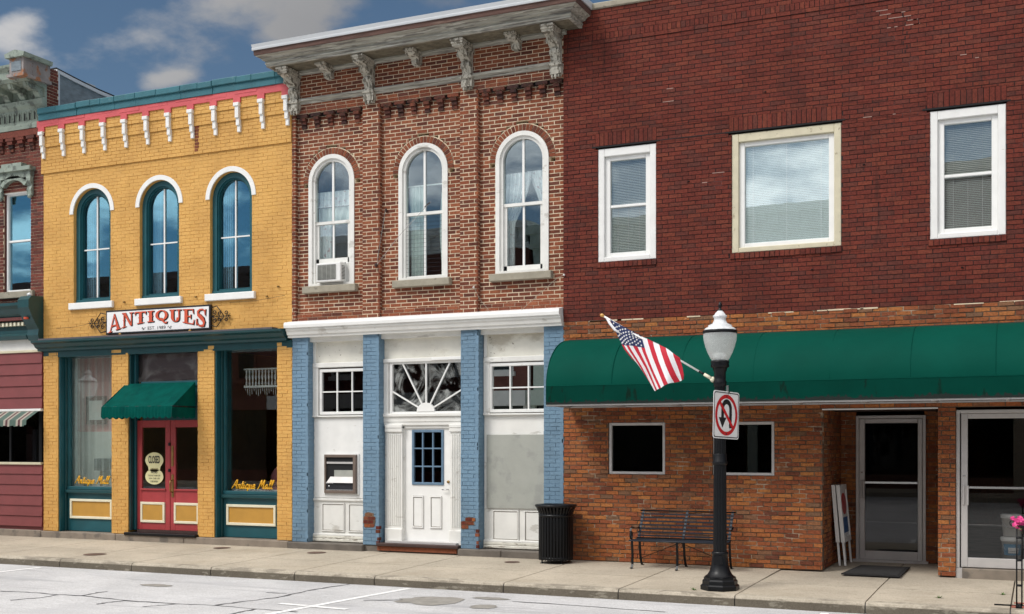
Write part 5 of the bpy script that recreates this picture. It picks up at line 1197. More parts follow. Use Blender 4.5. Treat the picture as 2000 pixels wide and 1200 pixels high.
def rwindow(a, b, z0, z1, fmat, dh=True, glass=G_MID, nm='window', bm=BLIND, lab=None, wd=.14):
    m = MB(); y = .015
    m.bbox(a, a+wd*.62, y, y+.14, z0, z1, fmat, .008); m.bbox(b-wd*.62, b, y, y+.14, z0, z1, fmat, .008); m.bbox(a+wd*.62, b-wd*.62, y+.002, y+.14, z1-wd*.75, z1, fmat, .008); m.bbox(a+wd*.62, b-wd*.62, y+.002, y+.14, z0, z0+wd*.45, fmat, .008)
    i0, i1, k0, k1 = a+wd*.62, b-wd*.62, z0+wd*.45, z1-wd*.75; s_ = wd*.5
    y2 = y+.05
    m.bbox(i0, i0+s_, y2, y2+.07, k0, k1, WHITE2, .006); m.bbox(i1-s_, i1, y2, y2+.07, k0, k1, WHITE2, .006); m.bbox(i0+s_, i1-s_, y2+.001, y2+.07, k1-s_*.8, k1, WHITE2, .006); m.bbox(i0+s_, i1-s_, y2+.001, y2+.07, k0, k0+s_*.8, WHITE2, .006)
    rail = (z0+z1)/2-.02
    if dh: m.bbox(i0+s_, i1-s_, y2+.01, y2+.06, rail-.02, rail+.022, WHITE2, .006)
    f = m.build(nm, RB, label=lab)
    g = MB()
    if dh: g.box(i0+s_, i1-s_, y2+.04, y2+.043, rail, k1-.02, glass); g.box(i0+s_, i1-s_, y2+.052, y2+.055, k0+.02, rail, glass)
    else: g.box(i0+s_, i1-s_, y2+.045, y2+.049, k0+.02, k1-.02, glass)
    g.build('pane', f)
    return (i0+s_, i1-s_, k0, k1)
BL = ['narrow left window of the dark red brick wall', 'wide picture window of the dark red brick wall', 'narrow right window of the dark red brick wall', 'window beyond the right edge']
for i, (a, b, z0, z1) in enumerate(RW):
    r = rwindow(a, b, z0, z1, CREAM2 if i == 1 else WHITE, i != 1, G_BIG if i == 1 else G_MID, lab='wide picture window with yellowed outer frame' if i == 1 else None, wd=.17 if i != 1 else .17)
    m = MB(); bmat = BLIND2 if i == 1 else BLIND
    n = int((r[3]-r[2])/.026)
    th = math.radians(76 if i == 1 else 66)
    for k in range(n):
        z = r[2]+.01+k*.026; hw = .0125
        m.mesh([(r[0]+.005, .125-hw*math.cos(th), z-hw*math.sin(th)), (r[1]-.005, .125-hw*math.cos(th), z-hw*math.sin(th)), (r[1]-.005, .125+hw*math.cos(th), z+hw*math.sin(th)), (r[0]+.005, .125+hw*math.cos(th), z+hw*math.sin(th))], [(0, 1, 2, 3)], bmat)
    for x in (r[0]+.12, (r[0]+r[1])/2, r[1]-.12): m.box(x-.0012, x+.0012, .108, .110, r[2], r[3], bmat)
    if i < 3: tag(m.build('window_blind'), 'closed pale slatted blind hanging in the '+BL[i], 'blind', 'slatted blinds in the red brick wall')
for (a, b) in ((-6.325, -5.385), (-4.615, -3.665)):
    m = MB(); y = .02; fr = .045; z0, z1 = 1.405, 2.232
    m.bbox(a, a+fr, y, y+.09, z0, z1, ALU); m.bbox(b-fr, b, y, y+.09, z0, z1, ALU); m.bbox(a+fr, b-fr, y+.001, y+.09, z0, z0+fr, ALU); m.bbox(a+fr, b-fr, y+.001, y+.09, z1-fr, z1, ALU)
    f = m.build('small_window', RB); g = MB(); g.box(a+fr, b-fr, y+.05, y+.055, z0+fr, z1-fr, G_DARK); g.build('pane', f)
# long green awning
m = MB(); ax0, ax1 = -7.0, .55; nseg = 14
prof = [(-1.0*math.sin(t), 2.79+.79*math.cos(t)) for t in [PI/2*i/nseg for i in range(nseg+1)]]
vs = []; nx = 40
for i in range(nx+1):
    x = ax0+(ax1-ax0)*i/nx
    for j, (yy, zz) in enumerate(prof):
        sag_ = .012*math.sin(PI*j/nseg)*math.cos(2*PI*i/5)+.006*math.sin(i*1.7+j*.4)*math.sin(PI*j/nseg)
        vs.append((x, yy+sag_, zz-abs(sag_)*.4))
k = nseg+1
m.mesh(vs, [(i*k+j, i*k+j+1, (i+1)*k+j+1, (i+1)*k+j) for i in range(nx) for j in range(nseg)], AWG, True)
ends = [(p[0], p[1]) for p in prof]+[(-1.0, 2.50), (0, 2.50)]
m.prism(ends, ax0-.002, ax0+.006, AWG, axis='x'); m.prism(ends, ax1-.006, ax1+.002, AWG, axis='x')
for k_ in range(1, 7):
    x = ax0+(ax1-ax0)*k_/7; m.tube([(x, p[0]-.001, p[1]+.0015) for p in prof], .0045, AWG, 5)
GA = m.build('green_awning', RB)
m = MB(); m.box(ax0, ax1, -1.006, -.99, 2.502, 2.79, AWGD); m.tube([(ax0, -1.004, 2.79), (ax1, -1.004, 2.79)], .006, AWG, 6); m.build('valance', GA)
m = MB(); x = ax0+.01; low = []; up = []
while x < ax1-.02:
    up.append((x, 2.520+.018*random.random()+.05*max(0, mnoise.noise((x*1.3, 3, 0)))+(random.random()**4)*.06)); x += random.uniform(.012, .03)
m.sheet([(ax0+.01, 2.503)]+[(ax1-.02, 2.503)]+up[::-1], -1.0075, M('black_mildew', (.004, .010, .008), .9, .2)); m.build('mildew_edge', GA)
m = MB(); m.box(ax0, ax1, -.99, -.95, 2.478, 2.502, ALU); m.box(ax0, ax0+.04, -.95, 0, 2.478, 2.502, ALU); m.box(ax0, ax1, -.04, .0, 2.478, 2.502, ALU)
for k in range(1, 8): x = ax0+(ax1-ax0)*k/8; m.box(x-.015, x+.015, -.95, -.04, 2.48, 2.50, ALU)
m.box(ax0, ax1, -.05, -.0, 3.56, 3.59, DARKW); m.build('awning_frame', GA)
# alcove door and right door
def alu_door(x0, x1, y, z0, z1, leaf0, leaf1, hx, floor, nm='glass_door', wide=.05, glass=None):
    m = MB(); m.bbox(x0, x0+wide, y, y+.1, z0, z1, ALU); m.bbox(x1-wide, x1, y, y+.1, z0, z1, ALU); m.bbox(x0+wide, x1-wide, y+.001, y+.1, z1-.05, z1, ALU)
    F = m.build('door_frame', RB)
    m = MB(); y2 = y+.02
    m.bbox(leaf0, leaf0+.09, y2, y2+.045, z0+.01, z1-.055, ALU, .008); m.bbox(leaf1-.07, leaf1, y2, y2+.045, z0+.01, z1-.055, ALU, .008); m.bbox(leaf0+.09, leaf1-.07, y2+.001, y2+.045, z1-.125, z1-.055, ALU, .008); m.bbox(leaf0+.09, leaf1-.07, y2+.001, y2+.045, z0+.01, z0+.15, ALU, .008)
    L = m.build(nm, RB)
    g = MB(); g.box(leaf0+.09, leaf1-.07, y2+.02, y2+.026, z0+.15, z1-.125, glass or G_DARK); g.build('pane', L)
    m = MB(); m.box(leaf0+.09, leaf1-.07, y2-.03, y2-.005, 1.255, 1.285, CHROME); m.bbox(leaf0+.02, leaf0+.05, y2-.02, y2, 1.02, 1.30, ALU); m.bbox(hx, hx+.03, y2-.07, y2-.04, 1.02, 1.30, ALU, .008); m.box(hx+.005, hx+.02, y2-.04, y2, 1.04, 1.06, ALU); m.box(hx+.005, hx+.02, y2-.04, y2, 1.25, 1.27, ALU)
    m.build('push_bar', L)
    m = MB(); m.lathe([(.014, 0), (.014, .012), (.001, .012)], CHROME, (0, 0, 0), 10); m.v = [(leaf0+.045+v[0], y2-v[2], 1.43+v[1]) for v in m.v]; m.build('lock', L)
    return F, L
alu_door(-2.71, -1.635, 1.75, .02, 2.35, -2.66, -1.69, -2.60, 0)
m = MB(); m.box(-2.75, -1.6, 1.70, 1.95, -.05, .03, ALU); m.build('threshold', RB)
alu_door(-1.085, .02, .04, .12, 2.375, -1.02, -.06, -.945, 0, glass=G_DOOR)
m = MB(); m.bbox(-1.0, .4, -.02, .3, -.04, .12, CONC, .01); m.box(-1.085, -1.0, .03, .2, -.04, .12, ALU); m.build('door_plinth', RB)
m = MB(); m.bbox(.02, 1.2, .05, .1, .12, 2.38, ALU); m.build('side_panel', RB)
# footings under the left three shopfronts
m = MB()
xs = [LX0, -20, -18.58, -16.6, -14.9, -12.5]
for a, b in zip(xs, xs[1:]): m.bbox(a+.003, b-.003, -.07, .5, -.1, .118 if a > -18.7 else .13, CONC, .012)
tag(m.build('footing_step'), 'low worn concrete footing step along the yellow and maroon shopfronts', 'step', None)
CDK = M('dark_stained_concrete', (.15, .13, .11), .9, .25, 3, bump=.4)
m = MB()
for a, b in ((-12.5, -10.9), (-9.02, -8.2), (-8.2, -7.12)): m.bbox(a+.003, b-.003, -.09, .35, -.1, .108, CDK, .015)
m.box(-10.9, -9.02, -.0, .35, -.1, .10, CDK)
tag(m.build('footing_step'), 'dark stained concrete footing under the blue piers', 'step', None)

# ================================================================== STREET THINGS
def lamp_post(loc, label):
    T = thing('street_lamp', loc, label, 'street lamp', 'globe street lamps')
    m = MB(); K_ = dict(local=True)
    m.lathe([(.26, -.02), (.26, .055), (.245, .07), (.235, .075), (.235, .12), (.215, .14), (.215, .165), (.20, .175)], BLACK, seg=8, smooth=False, rot=PI/8); m.build('base', T, **K_)
    m = MB(); m.lathe([(.20, .175), (.165, .20), (.135, .25), (.115, .33), (.105, .42), (.103, .46), (.108, .47), (.108, .50), (.098, .505)], BLACK, seg=24)
    m.box(-.06, .06, -.113, -.10, .34, .46, BLACK); m.build('bell', T, **K_)
    m = MB(); n = 14
    ring = []
    prof = [(.090, .50), (.086, 1.4), (.083, 1.66), (.078, 2.2), (.072, 2.72)]
    vs = []
    for r, z in prof:
        for k in range(n*4):
            a = 2*PI*k/(n*4); rr = r-(.007 if k % 4 in (1, 2) else 0); vs.append((rr*math.cos(a), rr*math.sin(a), z))
    nn = n*4; m.mesh(vs, [(i*nn+k, i*nn+(k+1) % nn, (i+1)*nn+(k+1) % nn, (i+1)*nn+k) for i in range(len(prof)-1) for k in range(nn)], BLACK)
    m.lathe([(.085, 1.66), (.098, 1.67), (.10, 1.70), (.088, 1.72), (.088, 1.80), (.084, 1.81)], BLACK); m.lathe([(.07, 2.70), (.085, 2.72), (.088, 2.77), (.078, 2.79), (.078, 2.90), (.09, 2.92), (.095, 2.95)], BLACK); m.build('post', T, **K_)
    m = MB(); m.lathe([(.09, 2.95), (.118, 2.965), (.125, 2.99), (.118, 3.01), (.125, 3.03), (.122, 3.05), (.10, 3.055), (.001, 3.055)], BLACK); m.build('collar', T, **K_)
    m = MB(); m.lathe([(.105, 3.05), (.13, 3.09), (.165, 3.16), (.195, 3.24), (.215, 3.32), (.222, 3.38), (.220, 3.42)], GLOBE, seg=40); m.lathe([(.001, 3.06), (.09, 3.065), (.09, 3.14), (.07, 3.16), (.001, 3.17)], WHITE2); m.build('globe', T, **K_)
    m = MB(); m.lathe([(.220, 3.415), (.228, 3.42), (.228, 3.455), (.215, 3.46)], BLACK, seg=40); m.build('rim_band', T, **K_)
    m = MB(); m.lathe([(.215, 3.457), (.205, 3.475), (.19, 3.49), (.16, 3.50), (.157, 3.525), (.14, 3.53), (.10, 3.55), (.08, 3.59), (.078, 3.62), (.092, 3.635), (.092, 3.655), (.075, 3.665), (.06, 3.69), (.035, 3.715), (.03, 3.725)], LAMPTOP, seg=36); m.build('dome', T, **K_)
    m = MB(); m.lathe([(.035, 3.72), (.035, 3.735), (.016, 3.745), (.024, 3.77), (.024, 3.80), (.010, 3.835), (.001, 3.84)], BLACK, seg=12); m.build('finial', T, **K_)
    m = MB(); m.box(.09, .12, -.02, .04, 2.60, 2.72, CHROME); m.box(.085, .13, -.03, .05, 2.62, 2.64, CHROME); m.build('clamp', T, **K_)
    return T
LX, LY = -3.885, -2.42; LZ = wz(LX, LY)
LP = lamp_post((LX, LY, LZ), 'black street lamp with frosted acorn globe on the kerb before the green awning')
for (x, y, z, lb) in ((-20.6, -2.75, wz(-20, -2.75), 'second black street lamp mirrored in the left shop window of the yellow building'), (-27.6, -27.8, -.02, 'far street lamp across the road mirrored in the right shop window of the yellow building')):
    c = copy_tree(LP); c.location = (x, y, z); c['label'] = lb
# no U-turn sign on the lamp post
e = Vector((.309, .951, 0)); nrm = Vector((.951, -.309, 0)); cen = Vector((LX+.115, LY-.02, 2.27))-e*.045; tilt = math.radians(-2.0)
TS = thing('traffic_sign', tuple(cen), 'white square no U-turn sign clamped to the lamp post', 'traffic sign')
def sp(u, v, d=0):
    uu = u*math.cos(tilt)-v*math.sin(tilt); vv = u*math.sin(tilt)+v*math.cos(tilt)
    return tuple(cen + e*uu + nrm*d + Vector((0, 0, vv)))
def splate(mb, poly, d, mat, th=0):
    tr = tessellate_polygon([[Vector((p[0], p[1], 0)) for p in poly]])
    mb.mesh([sp(*p, d) for p in poly], [tuple(t) for t in tr], mat)
    if th:
        n = len(poly); mb.mesh([sp(*p, d) for p in poly]+[sp(*p, d-th) for p in poly], [(i, (i+1) % n, (i+1) % n+n, i+n) for i in range(n)], mat); mb.mesh([sp(*p, d-th) for p in poly], [tuple(t[::-1]) for t in tr], mat)
def rr(h, r, n=5):
    o = []
    for cx_, cy_, a in ((h-r, h-r, 0), (-h+r, h-r, PI/2), (-h+r, -h+r, PI), (h-r, -h+r, 1.5*PI)):
        o += [(cx_+r*math.cos(a+PI/2*i/n), cy_+r*math.sin(a+PI/2*i/n)) for i in range(n+1)]
    return o
m = MB(); splate(m, rr(.315, .04), 0, SIGNW, .004); m.build('plate', TS)
def sring(mb, ro, ri, d, mat, fn=None, a0=0, a1=2*PI, n=40, c=(0, 0)):
    for i in range(n):
        t0 = a0+(a1-a0)*i/n; t1 = a0+(a1-a0)*(i+1)/n
        mb.mesh([sp(c[0]+r*math.cos(t), c[1]+r*math.sin(t), d) for r, t in ((ro, t0), (ro, t1), (ri, t1), (ri, t0))], [(0, 1, 2, 3)], mat)
m = MB(); O = rr(.300, .035); I = rr(.288, .03); n = len(O)
m.mesh([sp(*p, .002) for p in O]+[sp(*p, .002) for p in I], [(i, (i+1) % n, (i+1) % n+n, i+n) for i in range(n)], SIGNK); m.build('black_border', TS)
m = MB(); W_ = .075
splate(m, [(.07, -.17), (.135, -.17), (.135, .08), (.07, .08)], .002, SIGNK); sring(m, .13, .065, .002, SIGNK, a0=0, a1=PI, n=18, c=(.005, .08))
splate(m, [(-.125, .08), (-.06, .08), (-.06, -.04), (-.125, -.04)], .002, SIGNK); splate(m, [(-.185, -.035), (0, -.035), (-.0925, -.17)], .0025, SIGNK); m.build('u_turn_arrow', TS)
m = MB(); sring(m, .272, .222, .003, SIGNR, n=48)
a = math.radians(135); m_ = .024; ca, sa = math.cos(a), math.sin(a)
splate(m, [(ca*.235-sa*m_, sa*.235+ca*m_), (ca*.235+sa*m_, sa*.235-ca*m_), (-ca*.235+sa*m_, -sa*.235-ca*m_), (-ca*.235-sa*m_, -sa*.235+ca*m_)], .0036, SIGNR); m.build('red_prohibition_ring', TS)
m = MB()
for v in (.245, -.245):
    c_ = Vector(sp(0, v, .004)); m.mesh([tuple(c_+e*.012*math.cos(t)+Vector((0, 0, .012*math.sin(t)))+nrm*.003) for t in [i*PI/4 for i in range(8)]], [tuple(range(8))], CHROME)
m.box(cen.x-.05, cen.x-.005, cen.y+.02, cen.y+.08, cen.z+.18, cen.z+.22, CHROME); m.box(cen.x-.05, cen.x-.005, cen.y+.02, cen.y+.08, cen.z-.22, cen.z-.18, CHROME)
m.build('bolt', TS)
# flag on an angled pole fixed to the lamp post
FG = thing('flag', (LX-.08, LY, 2.76), 'United States flag hanging from a white angled pole on the lamp post', 'flag')
def fpx(px, py, dy=0):    # photograph measurement -> point in the vertical plane of the pole
    n = ((px-1000)*1030+2269**2)/2491.85; a = ((px-1000)-1030)*2269/2491.85; t = (DIST+LY)/n
    return Vector((a*t, LY+dy, EYE+t*(870-py)))
A = fpx(1179, 618); B = fpx(1392, 741)
m = MB(); m.tube([A, B+(A-B)*.12], .0135, WHITE2, 10); m.build('pole', FG)
m = MB(); m.tube([B+(A-B)*.12, B+(A-B)*.07], .015, BLACK, 8); m.tube([B+(A-B)*.075, B+(A-B)*.01], .022, CREAM, 8); m.tube([B+Vector((0, -.02, .0)), B+Vector((0, .02, -.01))], .035, CREAM, 10); m.box(B.x-.02, B.x+.06, LY-.02, LY+.02, B.z-.03, B.z+.01, CREAM); m.build('bracket', FG)
m = MB(); d = (A-B).normalized(); m.tube([A-d*.01, A+d*.02, A+d*.04, A+d*.055], [.016, .024, .024, .01], M('gold_knob', (.55, .30, .08), .35, .1), 10); m.build('pole_knob', FG)
# cloth: rows across the stripes (s), along the fly (t), outline measured in the pole plane
SC = [  # for each s: polyline along t 0..1  (photo measurement points)
    (0.00, [(1192, 624), (1206, 655), (1219, 682), (1232, 700), (1250, 716)]),
    (0.12, [(1205, 631), (1214, 660), (1226, 683), (1243, 708), (1256, 728)]),
    (0.27, [(1222, 640), (1226, 662), (1236, 682), (1256, 718), (1276, 764)]),
    (0.54, [(1253, 657), (1254, 660), (1263, 690), (1278, 727), (1293, 758)]),
    (0.70, [(1277, 668), (1280, 680), (1290, 708), (1302, 735), (1309, 750)]),
    (0.85, [(1302, 680), (1306, 692), (1315, 715), (1323, 735), (1328, 745)]),
    (1.00, [(1329, 700), (1330, 706), (1333, 718), (1335, 732), (1334, 741)])]
def cloth(s, t):
    for i in range(len(SC)-1):
        if SC[i][0] <= s <= SC[i+1][0]+1e-9: break
    k = (s-SC[i][0])/(SC[i+1][0]-SC[i][0])
    def row(r):
        q_ = t*4; j = min(3, int(q_)); f_ = q_-j; return (r[j][0]*(1-f_)+r[j+1][0]*f_, r[j][1]*(1-f_)+r[j+1][1]*f_)
    a_, b_ = row(SC[i][1]), row(SC[i+1][1])
    px, py = a_[0]*(1-k)+b_[0]*k, a_[1]*(1-k)+b_[1]*k
    dy = -.02-.05*math.sin(s*9+t*2.2)*(.25+t)-.02*math.sin(s*23+t*5)*t + (.12*max(0, .25-s)*4)*t
    return fpx(px, py, dy)
m = MB(); NS, NT = 52, 36
V = {}
for i in range(NS+1):
    for j in range(NT+1): V[i, j] = cloth(i/NS, j/NT)+Vector((0, 0, .0015*math.sin(j*2.3+i)))
keys = list(V); idx = {k: n for n, k in enumerate(keys)}
for i in range(NS):
    for j in range(NT):
        s_, t_ = (i+.5)/NS, (j+.5)/NT; st = min(12, int(s_*13))
        mat = NAVY if (s_ < 7/13 and t_ < .42+.0*s_) else (FRED if st % 2 == 0 else FWH)
        m.mesh([V[i, j], V[i, j+1], V[i+1, j+1], V[i+1, j]], [(0, 1, 2, 3)], mat, False)
cl = m.build('cloth', FG)
bm = bmesh.new(); bm.from_mesh(cl.data); bmesh.ops.remove_doubles(bm, verts=bm.verts, dist=1e-5); bm.to_mesh(cl.data); bm.free()
for p in cl.data.polygons: p.use_smooth = True
m = MB()
for r in range(9):
    for k in range(6 if r % 2 == 0 else 5):
        s_ = (.03+.48*(r+.5)/9); t_ = .42*((k+.6)/6.2 if r % 2 == 0 else (k+1.1)/6.2)
        P0 = cloth(s_, t_); ds = (cloth(s_+.02, t_)-P0); dt = (cloth(s_, t_+.02)-P0); nn_ = ds.cross(dt)
        if nn_.length < 1e-9: continue
        nn_.normalize(); nn_ = nn_ if nn_.y < 0 else -nn_
        u = (ds-nn_*ds.dot(nn_)).normalized(); v = nn_.cross(u); R_ = .017
        pts = [P0+nn_*.006+(u*math.cos(PI*q_/5)+v*math.sin(PI*q_/5))*(R_ if q_ % 2 == 0 else R_*.42) for q_ in range(10)]
        c0 = P0+nn_*.006
        m.mesh([tuple(c0)]+[tuple(p) for p in pts], [(0, q_+1, (q_+1) % 10+1) for q_ in range(10)], FWH)
m.build('stars', FG)
m = MB(); m.tube([fpx(1184, 621), fpx(1192, 632, -.03), fpx(1203, 645, -.05), fpx(1216, 654, -.04)], [.012, .022, .02, .006], FWH, 6, flat=(1, .4)); m.build('hoist_sleeve', FG)

# litter bin
TX, TY = -7.07, -.42; TZ = wz(TX, TY)
TR = thing('litter_bin', (TX, TY, TZ), 'black slatted steel litter bin standing by the right blue pier', 'litter bin')
m = MB(); n = 34
for k in range(n):
    a = 2*PI*k/n; c_, s_ = math.cos(a), math.sin(a)
    R1_ = Matrix.Rotation(a, 3, 'Z')
    for (r0, r1, z0, z1) in ((.27, .27, .05, .80), (.27, .315, .80, .90)):
        vs = [R1_ @ Vector((r0+dr*(1), dyy, z0)) if True else 0 for dr in (0, .008) for dyy in (-.015, .015)]+[R1_ @ Vector((r1+dr, dyy, z1)) for dr in (0, .008) for dyy in (-.015, .015)]
        m.mesh(vs, [(0, 2, 3, 1), (4, 5, 7, 6), (0, 1, 5, 4), (2, 6, 7, 3), (0, 4, 6, 2), (1, 3, 7, 5)], BLACK)
m.build('slats', TR, local=True)
m = MB(); m.lathe([(.315, .895), (.335, .90), (.34, .92), (.33, .935), (.26, .925), (.22, .90), (.21, .86)], BLACK, seg=40); m.build('rim', TR, local=True)
m = MB(); m.lathe([(.265, .06), (.275, .06), (.275, .10), (.265, .10)], BLACK, seg=36); m.lathe([(.265, .74), (.28, .74), (.28, .78), (.265, .78)], BLACK, seg=36); m.build('hoop', TR, local=True)
m = MB(); m.lathe([(.001, .06), (.235, .06), (.25, .5), (.255, .86), (.245, .86), (.24, .5), (.001, .10)], DARK, seg=32); m.build('liner', TR, local=True)
for k in range(4):
    a = PI/4+k*PI/2; m = MB(); m.lathe([(.001, 0), (.03, 0), (.03, .012), (.012, .015), (.012, .06)], BLACK, (.24*math.cos(a), .24*math.sin(a), -.004), 10); m.build('foot', TR, local=True)

# bench
BX, BY = -4.975, -.45; BZ = wz(BX, -.45)
BE = thing('park_bench', (BX, BY, BZ), 'black strap metal bench with scrolled arms standing against the orange brick wall', 'bench')
fr_, bk_ = -.28, .28      # front / rear of the seat in local y
# side profile of back: from seat rear up, leaning back
def backp(t): return (.06+.20*t+.03*t*t, .44+.40*t)
def bar(mb, pts, w_, th, mat, axis=(1, 0, 0)):
    """flat strap swept in the y-z plane, width w_ along x"""
    n = len(pts)
    L = []
    for i, p in enumerate(pts):
        a_ = pts[max(0, i-1)]; b_ = pts[min(n-1, i+1)]; d_ = Vector((0, b_[1]-a_[1], b_[2]-a_[2])).normalized(); nr = Vector((0, -d_.z, d_.y))
        for sx in (-1, 1):
            for sn in (-1, 1): L.append((p[0]+sx*w_/2, p[1]+nr.y*sn*th/2, p[2]+nr.z*sn*th/2))
    f = []
    for i in range(n-1):
        o = i*4; f += [(o, o+1, o+5, o+4), (o+2, o+6, o+7, o+3), (o, o+4, o+6, o+2), (o+1, o+3, o+7, o+5)]
    f += [(0, 2, 3, 1), ((n-1)*4, (n-1)*4+1, (n-1)*4+3, (n-1)*4+2)]
    mb.mesh(L, f, mat)
XF = [-.71, 0, .71]
m = MB()
for k in range(7):
    t = .10+k*.135; yy, zz = backp(t)
    m.box(-.74, .74, yy-.012, yy-.004, zz-.010, zz+.014, BLACKG)
yy, zz = backp(1.04); m.tube([(-.76, yy, zz), (.76, yy, zz)], .013, BLACK, 8)
for x in XF: bar(m, [(x, backp(t)[0]+.004, backp(t)[1]) for t in [i/6*1.08 for i in range(7)]], .035, .012, BLACKG)
m.build('backrest', BE, local=True)
m = MB()
for k in range(7):
    yy = fr_+.03+k*.052; m.box(-.74, .74, yy, yy+.034, .435-.010*math.sin(k/6*PI), .443-.010*math.sin(k/6*PI), BLACKG)
m.box(-.74, .74, .045, .075, .425, .455, BLACK)
m.tube([(-.76, fr_, .425), (.76, fr_, .425)], .012, BLACKG, 8); m.build('seat', BE, local=True)
for x in XF:
    m = MB(); bar(m, [(x, fr_, .43), (x, fr_+.01, .32), (x, fr_+.03, .18), (x, fr_+.02, .06), (x, fr_-.01, .008), (x, fr_-.05, .006)], .035, .012, BLACK); bar(m, [(x, fr_, .42), (x, 0, .405), (x, .1, .42)], .03, .012, BLACK); m.build('leg', BE, local=True)
    m = MB(); bar(m, [(x, .09, .46), (x, .11, .32), (x, .13, .18), (x, .18, .06), (x, .22, .01), (x, .27, .006)], .035, .012, BLACK); m.build('leg', BE, local=True)
for x in (-.735, .735):
    m = MB(); bar(m, [(x, .22, .64), (x, .15, .60), (x, .05, .595), (x, -.10, .605), (x, -.20, .625), (x, -.25, .61), (x, -.27, .57), (x, -.24, .545)], .03, .012, BLACK)
    bar(m, [(x, -.24+.055*math.cos(t)*.7, .50+.055*math.sin(t)) for t in [PI/2+i*.45 for i in range(15)]], .03, .010, BLACK); bar(m, [(x, -.26, .45), (x, -.28, .50), (x, -.265, .57)], .03, .010, BLACK); m.build('armrest', BE, local=True)
m = MB(); m.tube([(-.69, .0, .12), (0, -.1, .40), (.69, .0, .12)], .006, BLACK, 5); m.build('brace', BE, local=True)

# leaning A-frame boards in the alcove
for i, (xb, xt, lb, face) in enumerate(((-2.83, -2.975+.045, 'plain white folding sign board leaning against the brick side wall of the entry', 0), (-2.745, -2.86, 'white folding sign board with red and blue graphic leaning on the plain one', 1))):
    T = thing('sign_board', (xb, 1.15, 0), lb, 'sign board', 'sign boards leaning in the shop entry')
    def sb(y, z, d=0):
        k = z/1.25; return (xb+(xt-xb)*k+d, y, z)
    def slab(mb, y0, y1, z0, z1, mat, d0=0, d1=.03):
        vs = [sb(y, z, d) for y in (y0, y1) for z in (z0, z1) for d in (d0, d1)]
        mb.mesh(vs, [(0, 1, 3, 2), (4, 6, 7, 5), (0, 4, 5, 1), (2, 3, 7, 6), (0, 2, 6, 4), (1, 5, 7, 3)], mat)
    m = MB(); slab(m, .82, .87, .36, 1.25, WHITE2, -.02, .035); slab(m, 1.45, 1.50, .36, 1.25, WHITE2, -.02, .035); slab(m, .87, 1.45, 1.17, 1.25, WHITE2, -.02, .035); slab(m, .87, 1.45, .36, .44, WHITE2, -.02, .035); slab(m, .87, 1.45, .44, 1.17, SIGNW, 0, .02); m.build('panel', T)
    for y0 in (.84, 1.44):
        m = MB(); slab(m, y0, y0+.04, .0, .38, WHITE2, -.01, .02); m.build('leg', T)
    if face:
        m = MB(); pts = [(1.17+.24*math.cos(t), .95+.17*math.sin(t)) for t in [2*PI*k/24 for k in range(24)]]
        tr = tessellate_polygon([[Vector((p[0], p[1], 0)) for p in pts]]); m.mesh([sb(p[0], p[1], .022) for p in pts], [tuple(t) for t in tr], SIGNR)
        m.mesh([sb(.93, .50, .022), sb(1.40, .50, .022), sb(1.40, .74, .022), sb(.93, .74, .022)], [(0, 1, 2, 3)], M('sign_blue', (.02, .12, .35), .5)); m.mesh([sb(.88, .80, .0215), sb(.93, .80, .0215), sb(.93, 1.1, .0215), sb(.88, 1.1, .0215)], [(0, 1, 2, 3)], SIGNK); m.build('graphic', T)
# doormat
m = MB(); m.zsheet([(-2.62, -.38), (-1.80, -.38), (-1.80, .95), (-2.50, .95)], lambda x, y: wz(x, y)+.016, BLACK)
MAT_ = M('rubber_mat', (.018, .017, .018), .9, .3, 30, bump=.6)
m = MB(); m.prism([(-2.62, -.38), (-1.80, -.40), (-1.80, .95), (-2.52, .95)], -.006, .014, MAT_, axis='z')
m.prism([(-2.58, -.34), (-1.84, -.36), (-1.84, .91), (-2.48, .91)], .014, .018, M('mat_field', (.028, .027, .027), .95, .3, 60, bump=.8), axis='z')
tag(m.build('doormat'), 'black rubber doormat lying in front of the recessed glass door', 'doormat')
# buckets behind the right door
m = MB(); m.box(-.8, .3, .2, .75, .0, .24, ROOM); m.build('inner_floor', RB)
def bucket(z, label):
    T = thing('bucket', (-.35, .38, z), label, 'bucket', 'white buckets behind the glass door')
    m = MB(); m.lathe([(.001, 0), (.125, 0), (.145, .30), (.155, .30), (.155, .27), (.148, .268)], WHITE2, seg=28); m.build('body', T, local=True)
    m = MB(); m.lathe([(.158, .26), (.160, .31), (.14, .318), (.001, .316)], WHITE, seg=28); m.build('lid', T, local=True)
    m = MB(); m.tube([(-.15*math.cos(t), -.06-.11*math.sin(t), .26-.14*math.sin(t)) for t in [i*PI/12 for i in range(13)]], .004, CHROME, 5); m.build('handle', T, local=True)
    return T
b1_ = bucket(.245, 'lower white bucket with a blue label behind the right glass door')
m = MB(); n = 10
for k in range(n):
    a0, a1 = math.radians(215+11*k), math.radians(215+11*(k+1)); r0, r1 = .1335, .1445
    m.mesh([(r0*math.cos(a0), r0*math.sin(a0), .06), (r0*math.cos(a1), r0*math.sin(a1), .06), (r1*math.cos(a1), r1*math.sin(a1), .22), (r1*math.cos(a0), r1*math.sin(a0), .22)], [(0, 1, 2, 3)], M('label_blue', (.03, .22, .40), .5))
    if 3 <= k <= 7: m.mesh([(r0*1.03*math.cos(a0), r0*1.03*math.sin(a0), .09), (r0*1.03*math.cos(a1), r0*1.03*math.sin(a1), .09), (r1*1.02*math.cos(a1), r1*1.02*math.sin(a1), .17), (r1*1.02*math.cos(a0), r1*1.02*math.sin(a0), .17)], [(0, 1, 2, 3)], WHITE2)
m.build('label', b1_, local=True)
bucket(.57, 'upper plain white bucket stacked behind the right glass door')
